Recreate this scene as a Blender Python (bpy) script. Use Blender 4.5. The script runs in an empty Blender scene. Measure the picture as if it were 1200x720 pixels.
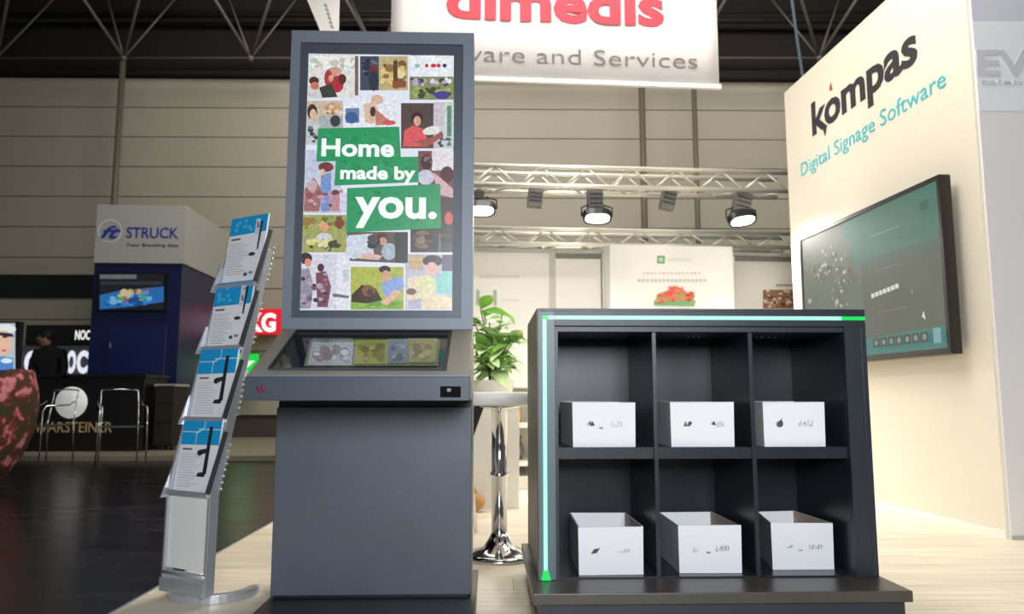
import bpy, bmesh, math, random
from mathutils import Vector, Matrix, Euler
random.seed(7)
R = math.radians
SC = bpy.context.scene
COL = SC.collection

# ---------------------------------------------------------------- camera
FPX, PIT, EYE = 881.0, R(6.8), 0.73
cam = bpy.data.cameras.new('camera')
cam.sensor_width = 36.0; cam.lens = 36.0 * FPX / 1200.0
cam.clip_start = 0.05; cam.clip_end = 100
cam.dof.use_dof = True; cam.dof.focus_distance = 2.75; cam.dof.aperture_fstop = 3.2
camo = bpy.data.objects.new('camera', cam); COL.objects.link(camo)
camo.location = (0, 0, EYE); camo.rotation_euler = (R(90) + PIT, 0, 0)
SC.camera = camo

# ---------------------------------------------------------------- world, lights, exposure
wd = bpy.data.worlds.new('hall_air'); SC.world = wd; wd.use_nodes = True
bg = wd.node_tree.nodes['Background']
bg.inputs['Color'].default_value = (0.93, 0.97, 1.0, 1); bg.inputs['Strength'].default_value = 0.13

def area(name, loc, target, sx, sy, power, col=(1, 1, 1)):
    l = bpy.data.lights.new(name, 'AREA'); l.shape = 'RECTANGLE'; l.size = sx; l.size_y = sy
    l.energy = power; l.color = col
    o = bpy.data.objects.new(name, l); COL.objects.link(o)
    o.location = loc
    o.rotation_euler = (Vector(target) - Vector(loc)).to_track_quat('-Z', 'Y').to_euler()
    return o
area('stand_light_front', (0.5, -1.2, 1.65), (0.35, 3.0, 0.8), 1.6, 1.1, 138, (0.93, 0.97, 1.0))
area('stand_light_overhead', (0.9, 3.9, 4.3), (0.9, 4.0, 0.0), 3.0, 1.6, 120, (1.0, 0.95, 0.86))
area('stand_light_wall', (0.2, 2.6, 4.0), (2.6, 5.0, 1.7), 1.6, 1.2, 22, (1.0, 0.95, 0.87))
area('booth_wall_fill', (0.1, 5.45, 4.3), (-0.4, 6.9, 1.1), 1.8, 0.5, 80, (1.0, 0.97, 0.92))  # unseen fill lamp, added to brighten the booth back wall
area('hall_light', (1.5, 7.6, 7.6), (2.5, 13.0, 2.4), 12.0, 1.5, 500, (1.0, 0.96, 0.88))
SC.view_settings.view_transform = 'Standard'; SC.view_settings.look = 'None'
SC.view_settings.exposure = 0.0; SC.view_settings.gamma = 1.0
SC.view_settings.use_curve_mapping = False

# ---------------------------------------------------------------- measuring helpers
def ray(px, py):
    u = (px - 600) / FPX; v = (360 - py) / FPX
    return (u, math.cos(PIT) - v * math.sin(PIT), math.sin(PIT) + v * math.cos(PIT))
class Fr:                                   # a turned ground frame
    def __init__(s, x, y, deg, z=0.0):
        s.o = (x, y); s.a = R(deg); s.c = math.cos(s.a); s.s = math.sin(s.a); s.z0 = z
    def _l(s, d): return (d[0] * s.c + d[1] * s.s, -d[0] * s.s + d[1] * s.c)
    def y(s, px, py, ly):
        r = ray(px, py); a = s._l((-s.o[0], -s.o[1])); b = s._l(r); t = (ly - a[1]) / b[1]
        return (a[0] + b[0] * t, EYE - s.z0 + r[2] * t)
    def x(s, px, py, lx):
        r = ray(px, py); a = s._l((-s.o[0], -s.o[1])); b = s._l(r); t = (lx - a[0]) / b[0]
        return (a[1] + b[1] * t, EYE - s.z0 + r[2] * t)

# ---------------------------------------------------------------- materials
def lin(c):
    c = c / 255.0
    return c / 12.92 if c <= 0.04045 else ((c + 0.055) / 1.055) ** 2.4
def rgb(r, g, b): return (lin(r), lin(g), lin(b), 1.0)
_m = {}
def mat(name, col, rough=0.5, metal=0.0, bump=0.0, bscale=200.0, vary=0.0, vscale=6.0, emit=0.0, ecol=None, spec=0.5, trans=0.0):
    if name in _m: return _m[name]
    m = bpy.data.materials.new(name); m.use_nodes = True; nt = m.node_tree; N = nt.nodes; L = nt.links
    b = N['Principled BSDF']
    b.inputs['Base Color'].default_value = col; b.inputs['Roughness'].default_value = rough
    b.inputs['Metallic'].default_value = metal; b.inputs['Specular IOR Level'].default_value = spec
    b.inputs['Transmission Weight'].default_value = trans
    tc = N.new('ShaderNodeTexCoord')
    if vary > 0:
        n = N.new('ShaderNodeTexNoise'); n.inputs['Scale'].default_value = vscale; n.inputs['Detail'].default_value = 4
        L.new(tc.outputs['Object'], n.inputs['Vector'])
        r = N.new('ShaderNodeValToRGB'); e = r.color_ramp.elements
        e[0].position = 0.3; e[1].position = 0.7
        e[0].color = [c * (1 - vary) for c in col[:3]] + [1]; e[1].color = [min(1, c * (1 + vary)) for c in col[:3]] + [1]
        L.new(n.outputs['Fac'], r.inputs['Fac']); L.new(r.outputs['Color'], b.inputs['Base Color'])
    if bump > 0:
        n2 = N.new('ShaderNodeTexNoise'); n2.inputs['Scale'].default_value = bscale; n2.inputs['Detail'].default_value = 2
        L.new(tc.outputs['Object'], n2.inputs['Vector'])
        bp = N.new('ShaderNodeBump'); bp.inputs['Strength'].default_value = bump; bp.inputs['Distance'].default_value = 0.002
        L.new(n2.outputs['Fac'], bp.inputs['Height']); L.new(bp.outputs['Normal'], b.inputs['Normal'])
    if emit > 0:
        b.inputs['Emission Color'].default_value = ecol or col; b.inputs['Emission Strength'].default_value = emit
    _m[name] = m; return m
def art_mat(name, emit, rough=0.35, grain=0.0):      # flat print or screen whose colours sit in a colour attribute
    if name in _m: return _m[name]
    m = bpy.data.materials.new(name); m.use_nodes = True; nt = m.node_tree; b = nt.nodes['Principled BSDF']
    a = nt.nodes.new('ShaderNodeVertexColor'); a.layer_name = 'ink'
    if emit > 0:
        b.inputs['Base Color'].default_value = (0.01, 0.01, 0.01, 1)
        nt.links.new(a.outputs['Color'], b.inputs['Emission Color']); b.inputs['Emission Strength'].default_value = emit
    else:
        nt.links.new(a.outputs['Color'], b.inputs['Base Color'])
    if grain:
        tc = nt.nodes.new('ShaderNodeTexCoord'); n = nt.nodes.new('ShaderNodeTexNoise'); n.inputs['Scale'].default_value = grain; n.inputs['Detail'].default_value = 3
        mr = nt.nodes.new('ShaderNodeMapRange'); mr.inputs['From Min'].default_value = 0.3; mr.inputs['From Max'].default_value = 0.7; mr.inputs['To Min'].default_value = 0.76; mr.inputs['To Max'].default_value = 1.1
        mx = nt.nodes.new('ShaderNodeVectorMath'); mx.operation = 'SCALE'
        nt.links.new(tc.outputs['Object'], n.inputs['Vector']); nt.links.new(n.outputs['Fac'], mr.inputs['Value'])
        nt.links.new(a.outputs['Color'], mx.inputs[0]); nt.links.new(mr.outputs['Result'], mx.inputs['Scale'])
        nt.links.new(mx.outputs['Vector'], b.inputs['Emission Color'] if emit > 0 else b.inputs['Base Color'])
    b.inputs['Roughness'].default_value = rough
    _m[name] = m; return m

M_kiosk = mat('powder_grey_steel', rgb(112, 120, 133), 0.42, 0.15, 0.25, 420, 0.06, 3)
M_kioskbody = mat('powder_anthracite_steel', rgb(84, 91, 102), 0.38, 0.15, 0.3, 420, 0.08, 3)
M_kioskdark = mat('charcoal_bezel', rgb(66, 74, 86), 0.4, 0.1, 0.15, 420)
M_console = mat('console_grey', rgb(134, 128, 119), 0.35, 0.2, 0.2, 420)
M_black = mat('matt_black', rgb(14, 14, 17), 0.45)
M_gloss = mat('gloss_black', rgb(10, 12, 12), 0.08)
M_foot = mat('foot_plate_black', rgb(20, 21, 25), 0.35, 0.0, 0.2, 300)
M_shelf = mat('shelf_charcoal', rgb(44, 49, 58), 0.34, 0.1, 0.3, 380, 0.08, 4)
M_shelfside = mat('shelf_side_reflection_tone', rgb(84, 79, 66), 0.4, 0.1, 0.25, 300, 0.1, 5)  # olive-brown puts a reflection on the left side panel into the colour
M_shelfin = mat('shelf_inner_charcoal', rgb(40, 44, 54), 0.27, 0.1, 0.3, 300, 0.1, 4)
M_led = mat('led_green', rgb(20, 60, 45), 0.4, emit=1.25, ecol=rgb(165, 245, 218))
M_ledend = mat('led_green_pure', rgb(0, 60, 25), 0.4, emit=1.0, ecol=rgb(10, 225, 95))
M_ledch = mat('led_channel_glow_tone', rgb(92, 110, 116), 0.4, 0.0)  # lightened teal-grey: the strip's glow on the left frame is painted in
M_card = mat('white_card', rgb(238, 239, 245), 0.7, 0, 0.1, 120)
M_cardin = mat('brown_card', rgb(176, 156, 144), 0.8, 0, 0.1, 120)
M_wall = mat('cream_wall_panel', rgb(232, 223, 207), 0.6, 0, 0.05, 60)
M_wallend = mat('grey_wall_end', rgb(236, 233, 234), 0.6, 0, 0.05, 60)
M_lav = mat('lavender_print', rgb(214, 214, 228), 0.6)
M_pale = mat('pale_band_print', rgb(238, 241, 246), 0.6)
M_letgrey = mat('pale_grey_print', rgb(208, 209, 216), 0.6)
M_letdark = mat('dark_grey_print', rgb(52, 52, 56), 0.5)
M_teal = mat('teal_print', rgb(66, 186, 200), 0.5)
M_red = mat('red_print', rgb(186, 16, 48), 0.5)
M_fabric = mat('banner_fabric', rgb(222, 217, 214), 0.75, 0, 0.1, 90)
M_greyprint = mat('mid_grey_print', rgb(98, 90, 90), 0.6)
M_tvframe = mat('tv_frame', rgb(38, 31, 30), 0.35)
M_clad = mat('hall_cladding', rgb(178, 171, 154), 0.65, 0, 0.1, 40, 0.05, 0.6)
M_gap = mat('cladding_gap', rgb(80, 74, 66), 0.8)
M_band = mat('brown_upper_wall', rgb(30, 22, 19), 0.8)
M_ceil = mat('black_ceiling', rgb(9, 9, 10), 0.9)
M_steel = mat('ceiling_tube_steel', rgb(112, 106, 98), 0.5, 0.3)
M_darksteel = mat('dark_tube_steel', rgb(60, 58, 55), 0.4, 0.5)
M_alu = mat('truss_aluminium', rgb(222, 218, 206), 0.35, 0.55)
M_chrome = mat('chrome', rgb(225, 225, 228), 0.12, 1.0)
M_rack = mat('brushed_aluminium', rgb(196, 200, 208), 0.3, 0.6, 0.1, 200)
M_rackdark = mat('rack_dark_rail', rgb(92, 92, 96), 0.4, 0.6)
M_acryl = mat('frosted_white_panel', rgb(236, 238, 236), 0.4)
M_paper = mat('white_paper', rgb(240, 241, 246), 0.55)
M_white = mat('white_lacquer', rgb(244, 242, 236), 0.4)
M_boothwall = mat('booth_wall_white', rgb(240, 236, 226), 0.6)
M_blue = mat('navy_booth_wall', rgb(20, 30, 78), 0.35, 0, 0.05, 60)
M_greysign = mat('grey_fascia', rgb(186, 184, 178), 0.6)
M_blueprint = mat('blue_print', rgb(44, 66, 170), 0.5)
M_bar = mat('black_bar_front', rgb(14, 13, 13), 0.4)
M_gold = mat('gold_print', rgb(214, 188, 130), 0.5)
M_moon = mat('moon_white', rgb(226, 228, 224), 0.6, 0, 0, 1, 0.22, 14, emit=0.35, ecol=rgb(226, 228, 224))
M_cab = mat('dark_brown_cabinet', rgb(44, 36, 32), 0.5, 0, 0, 1, 0.2, 8)
M_platform = mat('beige_platform', rgb(148, 138, 120), 0.5, 0, 0, 1, 0.1, 2)
M_suit = mat('black_suit', rgb(16, 16, 20), 0.8)
M_skin = mat('skin', rgb(180, 132, 108), 0.6)
M_hair = mat('dark_hair', rgb(28, 20, 18), 0.7)
M_litwhite = mat('lit_white_letter', rgb(230, 232, 240), 0.5, emit=0.95, ecol=rgb(226, 228, 240))
M_litred = mat('lit_red_sign', rgb(200, 20, 35), 0.5, emit=0.75, ecol=rgb(214, 26, 44))
M_litgreen = mat('lit_green_sign', rgb(0, 170, 50), 0.5, emit=0.9, ecol=rgb(10, 205, 60))
M_signwhite = mat('lit_sign_white', rgb(240, 240, 240), 0.5, emit=0.9, ecol=rgb(240, 240, 240))
M_lamp = mat('floodlight_glass', rgb(255, 255, 250), 0.3, emit=6.0, ecol=(1, 1, 0.97, 1))
M_gear = mat('grey_lamp_housing', rgb(112, 110, 108), 0.5)
M_leaf = mat('leaf_green', rgb(140, 190, 84), 0.5, 0, 0, 1, 0.3, 8)
M_leaf2 = mat('pale_leaf_green', rgb(198, 222, 160), 0.5, 0, 0, 1, 0.2, 8)
M_stem = mat('plant_stem', rgb(90, 96, 50), 0.6)
M_yellow = mat('yellow_plastic', rgb(238, 200, 70), 0.4)
M_tan = mat('tan_leather', rgb(196, 150, 92), 0.6)
M_chair = mat('black_chair_mesh', rgb(48, 44, 44), 0.6)
M_art = art_mat('lit_screen_image', 1.0, 0.25)
M_dim = art_mat('dim_screen_image', 0.75, 0.2, 60)
M_pic = art_mat('lit_photo_image', 0.98, 0.3, 85)
M_print = art_mat('flat_print', 0.0, 0.6)

def floor_material():
    m = bpy.data.materials.new('polished_dark_hall_floor'); m.use_nodes = True; nt = m.node_tree; N = nt.nodes; L = nt.links
    b = N['Principled BSDF']; tc = N.new('ShaderNodeTexCoord'); mp = N.new('ShaderNodeMapping'); mp.inputs['Scale'].default_value = (0.6, 3.0, 1)
    n = N.new('ShaderNodeTexNoise'); n.inputs['Scale'].default_value = 2.2; n.inputs['Detail'].default_value = 6
    L.new(tc.outputs['Object'], mp.inputs['Vector']); L.new(mp.outputs['Vector'], n.inputs['Vector'])
    r = N.new('ShaderNodeValToRGB'); e = r.color_ramp.elements
    e[0].position = 0.3; e[0].color = rgb(15, 12, 12); e[1].position = 0.75; e[1].color = rgb(34, 30, 28)
    L.new(n.outputs['Fac'], r.inputs['Fac']); L.new(r.outputs['Color'], b.inputs['Base Color'])
    r2 = N.new('ShaderNodeMapRange'); r2.inputs['To Min'].default_value = 0.16; r2.inputs['To Max'].default_value = 0.34
    L.new(n.outputs['Fac'], r2.inputs['Value']); L.new(r2.outputs['Result'], b.inputs['Roughness'])
    return m
M_floor = floor_material()
def plank_material(i, tint):
    m = bpy.data.materials.new('pale_wood_laminate'); m.use_nodes = True; nt = m.node_tree; N = nt.nodes; L = nt.links
    b = N['Principled BSDF']; tc = N.new('ShaderNodeTexCoord'); mp = N.new('ShaderNodeMapping')
    mp.inputs['Scale'].default_value = (1.2, 26, 1); mp.inputs['Location'].default_value = (i * 3.3, i * 1.7, 0)
    n = N.new('ShaderNodeTexNoise'); n.inputs['Scale'].default_value = 1.6; n.inputs['Detail'].default_value = 5; n.inputs['Distortion'].default_value = 0.4
    L.new(tc.outputs['Object'], mp.inputs['Vector']); L.new(mp.outputs['Vector'], n.inputs['Vector'])
    r = N.new('ShaderNodeValToRGB'); e = r.color_ramp.elements
    a = [c * tint for c in (214, 200, 174)]; d = [c * tint for c in (236, 226, 206)]
    e[0].position = 0.32; e[0].color = rgb(*a); e[1].position = 0.62; e[1].color = rgb(*d)
    L.new(n.outputs['Fac'], r.inputs['Fac']); L.new(r.outputs['Color'], b.inputs['Base Color'])
    b.inputs['Roughness'].default_value = 0.42
    return m
M_planks = [plank_material(i, t) for i, t in enumerate((1.0, 0.975, 1.015, 0.99))]
def floral_material():
    m = bpy.data.materials.new('dark_floral_fabric'); m.use_nodes = True; nt = m.node_tree; N = nt.nodes; L = nt.links
    b = N['Principled BSDF']; tc = N.new('ShaderNodeTexCoord')
    n = N.new('ShaderNodeTexNoise'); n.inputs['Scale'].default_value = 7; n.inputs['Detail'].default_value = 4
    v = N.new('ShaderNodeTexVoronoi'); v.inputs['Scale'].default_value = 9.0
    mx = N.new('ShaderNodeMix'); mx.data_type = 'VECTOR'; mx.inputs[0].default_value = 0.30
    L.new(tc.outputs['Object'], n.inputs['Vector']); L.new(tc.outputs['Object'], mx.inputs[4]); L.new(n.outputs['Color'], mx.inputs[5])
    L.new(mx.outputs[1], v.inputs['Vector'])
    r = N.new('ShaderNodeValToRGB'); e = r.color_ramp.elements
    e[0].position = 0.22; e[0].color = rgb(206, 130, 136); e[1].position = 0.62; e[1].color = rgb(62, 52, 30)
    x = e.new(0.36); x.color = rgb(150, 60, 66); x = e.new(0.5); x.color = rgb(80, 44, 24)
    L.new(v.outputs['Distance'], r.inputs['Fac']); L.new(r.outputs['Color'], b.inputs['Base Color'])
    b.inputs['Roughness'].default_value = 0.85
    return m
M_floral = floral_material()

# ---------------------------------------------------------------- mesh helpers
def bm_box(bm, x0, x1, y0, y1, z0, z1, mi=0, mtx=None):
    vs = [bm.verts.new((x, y, z)) for x in (x0, x1) for y in (y0, y1) for z in (z0, z1)]
    if mtx is not None:
        for v in vs: v.co = mtx @ v.co
    for q in ((0, 1, 3, 2), (4, 6, 7, 5), (0, 4, 5, 1), (2, 3, 7, 6), (0, 2, 6, 4), (1, 5, 7, 3)):
        f = bm.faces.new([vs[i] for i in q]); f.material_index = mi
    return vs
def bm_tube(bm, p0, p1, r, n=8, r1=None, cap=True):
    p0 = Vector(p0); p1 = Vector(p1); d = (p1 - p0)
    q = d.to_track_quat('Z', 'Y'); r1 = r if r1 is None else r1
    a = []; b = []
    for i in range(n):
        t = 2 * math.pi * i / n; o = Vector((math.cos(t), math.sin(t), 0))
        a.append(bm.verts.new(p0 + q @ (o * r))); b.append(bm.verts.new(p1 + q @ (o * r1)))
    for i in range(n):
        j = (i + 1) % n; f = bm.faces.new((a[i], a[j], b[j], b[i])); f.smooth = True
    if cap: bm.faces.new(a[::-1]); bm.faces.new(b)
def bm_path(bm, pts, r, n=8):
    pts = [Vector(p) for p in pts]; rings = []
    for k, p in enumerate(pts):
        d = (pts[min(k + 1, len(pts) - 1)] - pts[max(k - 1, 0)]).normalized(); q = d.to_track_quat('Z', 'Y')
        rings.append([bm.verts.new(p + q @ Vector((math.cos(2 * math.pi * i / n) * r, math.sin(2 * math.pi * i / n) * r, 0))) for i in range(n)])
    for A, B in zip(rings, rings[1:]):
        # match nearest start to avoid twisting
        s = min(range(n), key=lambda s: sum((A[i].co - B[(i + s) % n].co).length for i in range(n)))
        B2 = [B[(i + s) % n] for i in range(n)]; B[:] = B2
        for i in range(n):
            j = (i + 1) % n; f = bm.faces.new((A[i], A[j], B[j], B[i])); f.smooth = True
    bm.faces.new(rings[0][::-1]); bm.faces.new(rings[-1])
def bm_lathe(bm, prof, c=(0, 0, 0), n=24, sy=1.0):
    rings = []
    for r, z in prof:
        rings.append([bm.verts.new((c[0] + r * math.cos(2 * math.pi * i / n), c[1] + sy * r * math.sin(2 * math.pi * i / n), c[2] + z)) for i in range(n)])
    for A, B in zip(rings, rings[1:]):
        for i in range(n):
            j = (i + 1) % n; f = bm.faces.new((A[i], A[j], B[j], B[i])); f.smooth = True
    if prof[0][0] > 1e-4: bm.faces.new(rings[0][::-1])
    if prof[-1][0] > 1e-4: bm.faces.new(rings[-1])
def bm_ell(bm, c, rx, ry, rz, mtx=None, n=14, m=9):
    s = len(bm.verts); g = bmesh.ops.create_uvsphere(bm, u_segments=n, v_segments=m, radius=1)
    for v in g['verts']:
        v.co = Vector((v.co.x * rx, v.co.y * ry, v.co.z * rz))
        if mtx is not None: v.co = mtx @ v.co
        v.co += Vector(c)
        for f in v.link_faces: f.smooth = True
def obj(name, bm, mats, parent=None, bevel=0.0, seg=2):
    me = bpy.data.meshes.new(name)
    bmesh.ops.recalc_face_normals(bm, faces=bm.faces[:])
    bm.to_mesh(me); bm.free()
    for m in (mats if isinstance(mats, (list, tuple)) else [mats]): me.materials.append(m)
    o = bpy.data.objects.new(name, me); COL.objects.link(o)
    if parent is not None: o.parent = parent
    if bevel > 0:
        md = o.modifiers.new('edge', 'BEVEL'); md.width = bevel; md.segments = seg; md.limit_method = 'ANGLE'
    return o
def box(name, x0, x1, y0, y1, z0, z1, m, parent=None, bevel=0.0):
    bm = bmesh.new(); bm_box(bm, x0, x1, y0, y1, z0, z1); return obj(name, bm, m, parent, bevel)
def tag(o, label, cat, group=None):
    o['label'] = label; o['category'] = cat
    if group: o['group'] = group
    return o
def thing(name, label, cat, loc=(0, 0, 0), deg=0.0, group=None):
    o = bpy.data.objects.new(name, None); COL.objects.link(o); o.empty_display_size = 0.1
    o.location = loc; o.rotation_euler = (0, 0, R(deg)); return tag(o, label, cat, group)
def struct(o): o['kind'] = 'structure'; return o
def plabel(o, s): o['label'] = s; return o
def prism(bm, pts, axis, a0, a1, mi=0):
    """extrude a 2D outline along axis: 'x' -> pts are (y,z); 'y' -> (x,z); 'z' -> (x,y)"""
    def P(p, a): return (a, p[0], p[1]) if axis == 'x' else ((p[0], a, p[1]) if axis == 'y' else (p[0], p[1], a))
    A = [bm.verts.new(P(p, a0)) for p in pts]; B = [bm.verts.new(P(p, a1)) for p in pts]; n = len(pts)
    bm.faces.new(A).material_index = mi; bm.faces.new(B[::-1]).material_index = mi
    for i in range(n):
        j = (i + 1) % n; bm.faces.new((A[i], B[i], B[j], A[j])).material_index = mi

_tc = {}
def text_mesh(s, bold=0.0, shear=0.0, depth=0.0):
    cu = bpy.data.curves.new('lettering', 'FONT'); cu.body = s; cu.size = 1; cu.offset = bold; cu.shear = shear; cu.extrude = depth
    cu.resolution_u = 3
    o = bpy.data.objects.new('tmp', cu); COL.objects.link(o)
    dg = bpy.context.evaluated_depsgraph_get(); me = bpy.data.meshes.new_from_object(o.evaluated_get(dg))
    bpy.data.objects.remove(o); bpy.data.curves.remove(cu); return me
XH = 0.53
def lettering(s, m, parent, mapf, x0, x1, base, xh, bold=0.0, shear=0.0, name='lettering', cap=False):
    """mapf(u, v, w) -> local point; text runs u from x0 to x1 with its baseline at v=base; xh is the x-height (cap height when cap)"""
    me = text_mesh(s, bold, shear, 0.002)
    xs = [v.co.x for v in me.vertices]; a, b = min(xs), max(xs)
    k = (xh / 0.73) if cap else (xh / XH)
    for v in me.vertices:
        u = x0 + (v.co.x - a) / (b - a) * (x1 - x0); w = v.co.z
        v.co = mapf(u, base + v.co.y * k, w + 0.002)
    me.materials.clear(); me.materials.append(m)
    o = bpy.data.objects.new(name, me); COL.objects.link(o); o.parent = parent
    return o

class Art:                                  # layered flat shapes with their own ink colours
    def __init__(s, mapf, step=0.00006, base=0.0003):
        s.map = mapf; s.v = []; s.f = []; s.c = []; s.k = base; s.step = step
    def poly(s, pts, col):
        b = len(s.v); s.k += s.step
        for p in pts: s.v.append(s.map(p[0], p[1], s.k))
        s.f.append(tuple(range(b, b + len(pts)))); s.c.append(rgb(*col))
    def rect(s, x0, y0, x1, y1, col): s.poly([(x0, y0), (x1, y0), (x1, y1), (x0, y1)], col)
    def ell(s, cx, cy, rx, ry, col, rot=0.0, n=12):
        c, q = math.cos(rot), math.sin(rot)
        s.poly([(cx + rx * math.cos(t) * c - ry * math.sin(t) * q, cy + rx * math.cos(t) * q + ry * math.sin(t) * c)
                for t in [2 * math.pi * i / n for i in range(n)]], col)
    def blobs(s, x0, y0, x1, y1, cols, n, r0, r1, seed):
        g = random.Random(seed)
        for i in range(n):
            r = g.uniform(r0, r1)
            x = g.uniform(x0 + r, max(x0 + r, x1 - r)); y = g.uniform(y0 + r, max(y0 + r, y1 - r))
            s.ell(x, y, r, r * g.uniform(0.5, 1.0), g.choice(cols), 0, 7)
    def build(s, name, m, parent):
        me = bpy.data.meshes.new(name); me.from_pydata(s.v, [], s.f)
        ca = me.color_attributes.new('ink', 'FLOAT_COLOR', 'CORNER'); k = 0
        for p, c in zip(me.polygons, s.c):
            for _ in p.vertices: ca.data[k].color = c; k += 1
        me.materials.append(m); o = bpy.data.objects.new(name, me); COL.objects.link(o)
        if parent is not None: o.parent = parent
        return o

# ================================================================ SETTING
HF = -0.02                                  # hall floor level; the stand's laminate lies at z = 0
struct(box('floor', -16, 16, -5, 13.0, HF - 0.05, HF, M_floor))
struct(box('ceiling', -16, 16, -5, 13.6, 9.5, 9.7, M_ceil))
# back wall of the hall: cladding panels one above the other, dark band above
wb = thing('wall_back', '', '', (0, 13.0, 0), 0.8); del wb['label']; del wb['category']; struct(wb)
box('backing', -16, 16, 0.05, 0.25, HF, 9.5, M_gap, wb)
box('upper_band', -16, 16, 0.0, 0.05, 6.42, 9.5, M_band, wb)
z = 6.40; ph = 0.545
me0 = None; k = 0
while z - ph > 0.0:
    if me0 is None:
        o = box('cladding_panel', -16, 16, 0.0, 0.05, -ph + 0.014, 0, M_clad, wb, 0.004); me0 = o
    else:
        o = me0.copy(); COL.objects.link(o); o.parent = wb
    o.location = (0, 0, z); z -= ph
box('dark_opening', -16, -7.05, -0.03, 0.0, 2.42, 2.83, M_black, wb)

# stand floor: pale planks on a thin board
S_EDGE = -1.30
fl = bpy.data.objects.new('floor_stand', None); COL.objects.link(fl); fl.location = (S_EDGE, 0, 0); fl.rotation_euler = (0, 0, R(1.2)); struct(fl)
box('underlay', 0, 5.6, 1.2, 7.4, HF + 0.001, -0.009, M_gap, fl)
box('edge_strip', -0.012, 0.0, 1.2, 7.4, HF + 0.001, 0.001, M_rack, fl)
rows = 32; ph = 6.2 / rows; meshes = {}
for r_ in range(rows):
    y0 = 1.2 + r_ * ph; x = -((r_ * 0.47) % 1.4); c = 0
    while x < 5.6:
        a, b = max(0, x), min(5.6, x + 1.4)
        if b - a > 0.02:
            key = (round(b - a, 3), (r_ * 3 + c * 5) % 4)
            if key not in meshes:
                bm = bmesh.new(); bm_box(bm, 0, b - a - 0.0015, 0, ph - 0.0015, -0.008, 0.0)
                o = obj('plank', bm, M_planks[key[1]], fl); meshes[key] = o.data
            else:
                o = bpy.data.objects.new('plank', meshes[key]); COL.objects.link(o); o.parent = fl
            o.location = (a, y0, 0)
        x += 1.4; c += 1

# right-hand booth wall with lettering, and its end face towards the aisle
CX, CY = 2.554, 3.994
B = Fr(CX, CY, 4.5)
wr = bpy.data.objects.new('wall_right', None); COL.objects.link(wr); wr.location = (CX, CY, 0); wr.rotation_euler = (0, 0, R(4.5)); struct(wr)
box('wall_panel', 0, 0.10, 0, 2.30, 0.0, 3.36, M_wall, wr)
box('base_strip', -0.006, 0.0, 0, 2.30, 0.0, 0.035, M_white, wr)
wm = lambda u, v, w: Vector((-w, -u, v))        # u runs from far to near (u = -local y)
lettering('kompas', M_letdark, wr, wm, -1.83, -0.455, 2.81, 0.195, 0.028)
bm = bmesh.new(); ya, za = B.x(974, 104, 0); prism(bm, [(ya + 0.025, za - 0.01), (ya, za + 0.055), (ya - 0.02, za - 0.015)], 'x', -0.003, -0.001); obj('red_accent', bm, M_red, wr)
bm = bmesh.new(); ya, za = B.x(967, 153, 0); prism(bm, [(ya + 0.03, za + 0.02), (ya, za - 0.05), (ya - 0.03, za + 0.02)], 'x', -0.003, -0.001); obj('dark_accent', bm, M_letdark, wr)
lettering('Digital Signage Software', M_teal, wr, wm, -2.05, -0.215, 2.535, 0.085, -0.004)
we = bpy.data.objects.new('wall_right_end', None); COL.objects.link(we); we.location = (CX, CY, 0); we.rotation_euler = (0, 0, R(1.0)); struct(we)
box('wall_panel', 0.012, 1.6, -0.02, 0.0, 0.0, 3.36, M_wallend, we)
box('base_strip', 0.012, 1.6, -0.026, -0.02, 0.0, 0.02, M_greysign, we)
E_ = Fr(CX, CY, 1.0)
zt = E_.y(1160, 25, -0.02)[1]; zb = E_.y(1160, 130, -0.02)[1]
box('lavender_band', 0.012, 1.6, -0.0225, -0.0205, zt, 3.36, M_lav, we)
box('pale_band', 0.012, 1.6, -0.0225, -0.0205, zb, zt, M_pale, we)
em = lambda u, v, w: Vector((u, -0.0225 - w, v))
ex = lambda px, py: E_.y(px, py, -0.0225)
lettering('EVE', M_letgrey, we, em, ex(1146, 92)[0], ex(1236, 92)[0], ex(1170, 88)[1], ex(1170, 58)[1] - ex(1170, 88)[1], 0.03, cap=True)
lettering('talents', M_letgrey, we, em, ex(1148, 98)[0], ex(1216, 98)[0], ex(1170, 99)[1], 0.022, 0.01)

# low platform of the far stand
struct(box('floor_platform', -11, -0.9, 8.9, 12.9, HF + 0.001, 0.05, M_platform, None, 0.004))

# ================================================================ KIOSK
K = Fr(0, 2.75, 1.8)
kx = lambda px, py, d: K.y(px, py, d)
kk = thing('information_kiosk', 'tall dark grey steel kiosk with portrait advertising screen and sloping touch console', 'kiosk', (0, 2.75, 0), 1.8)
X0, X1 = -0.845, -0.145
box('foot_plate', X0 - 0.005, X1 + 0.02, -0.32, 0.42, 0.0, 0.03, M_foot, kk, 0.003)
box('body', X0, X1, 0.0, 0.34, 0.038, 0.692, M_kioskbody, kk, 0.003)
box('plinth', X0 + 0.01, X1 - 0.01, 0.01, 0.33, 0.03, 0.038, M_black, kk)
box('shadow_gap', X0 + 0.004, X1 - 0.004, 0.012, 0.33, 0.692, 0.72, M_black, kk)
# console wedge: underside, ledge front, sloping top
bm = bmesh.new(); prism(bm, [(-0.36, 0.719), (-0.36, 0.795), (0.045, 0.979), (0.30, 0.979), (0.30, 0.719)], 'x', X0, X1)
con = obj('console', bm, M_console, kk, 0.003)
box('ledge_front', X0 - 0.001, X1 + 0.001, -0.368, -0.358, 0.717, 0.792, M_kioskdark, kk, 0.002)
bm = bmesh.new(); bm_box(bm, X0, X1, -0.362, -0.352, 0.792, 0.7985); obj('ledge_edge', bm, M_kiosk, kk, 0.001)
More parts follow.
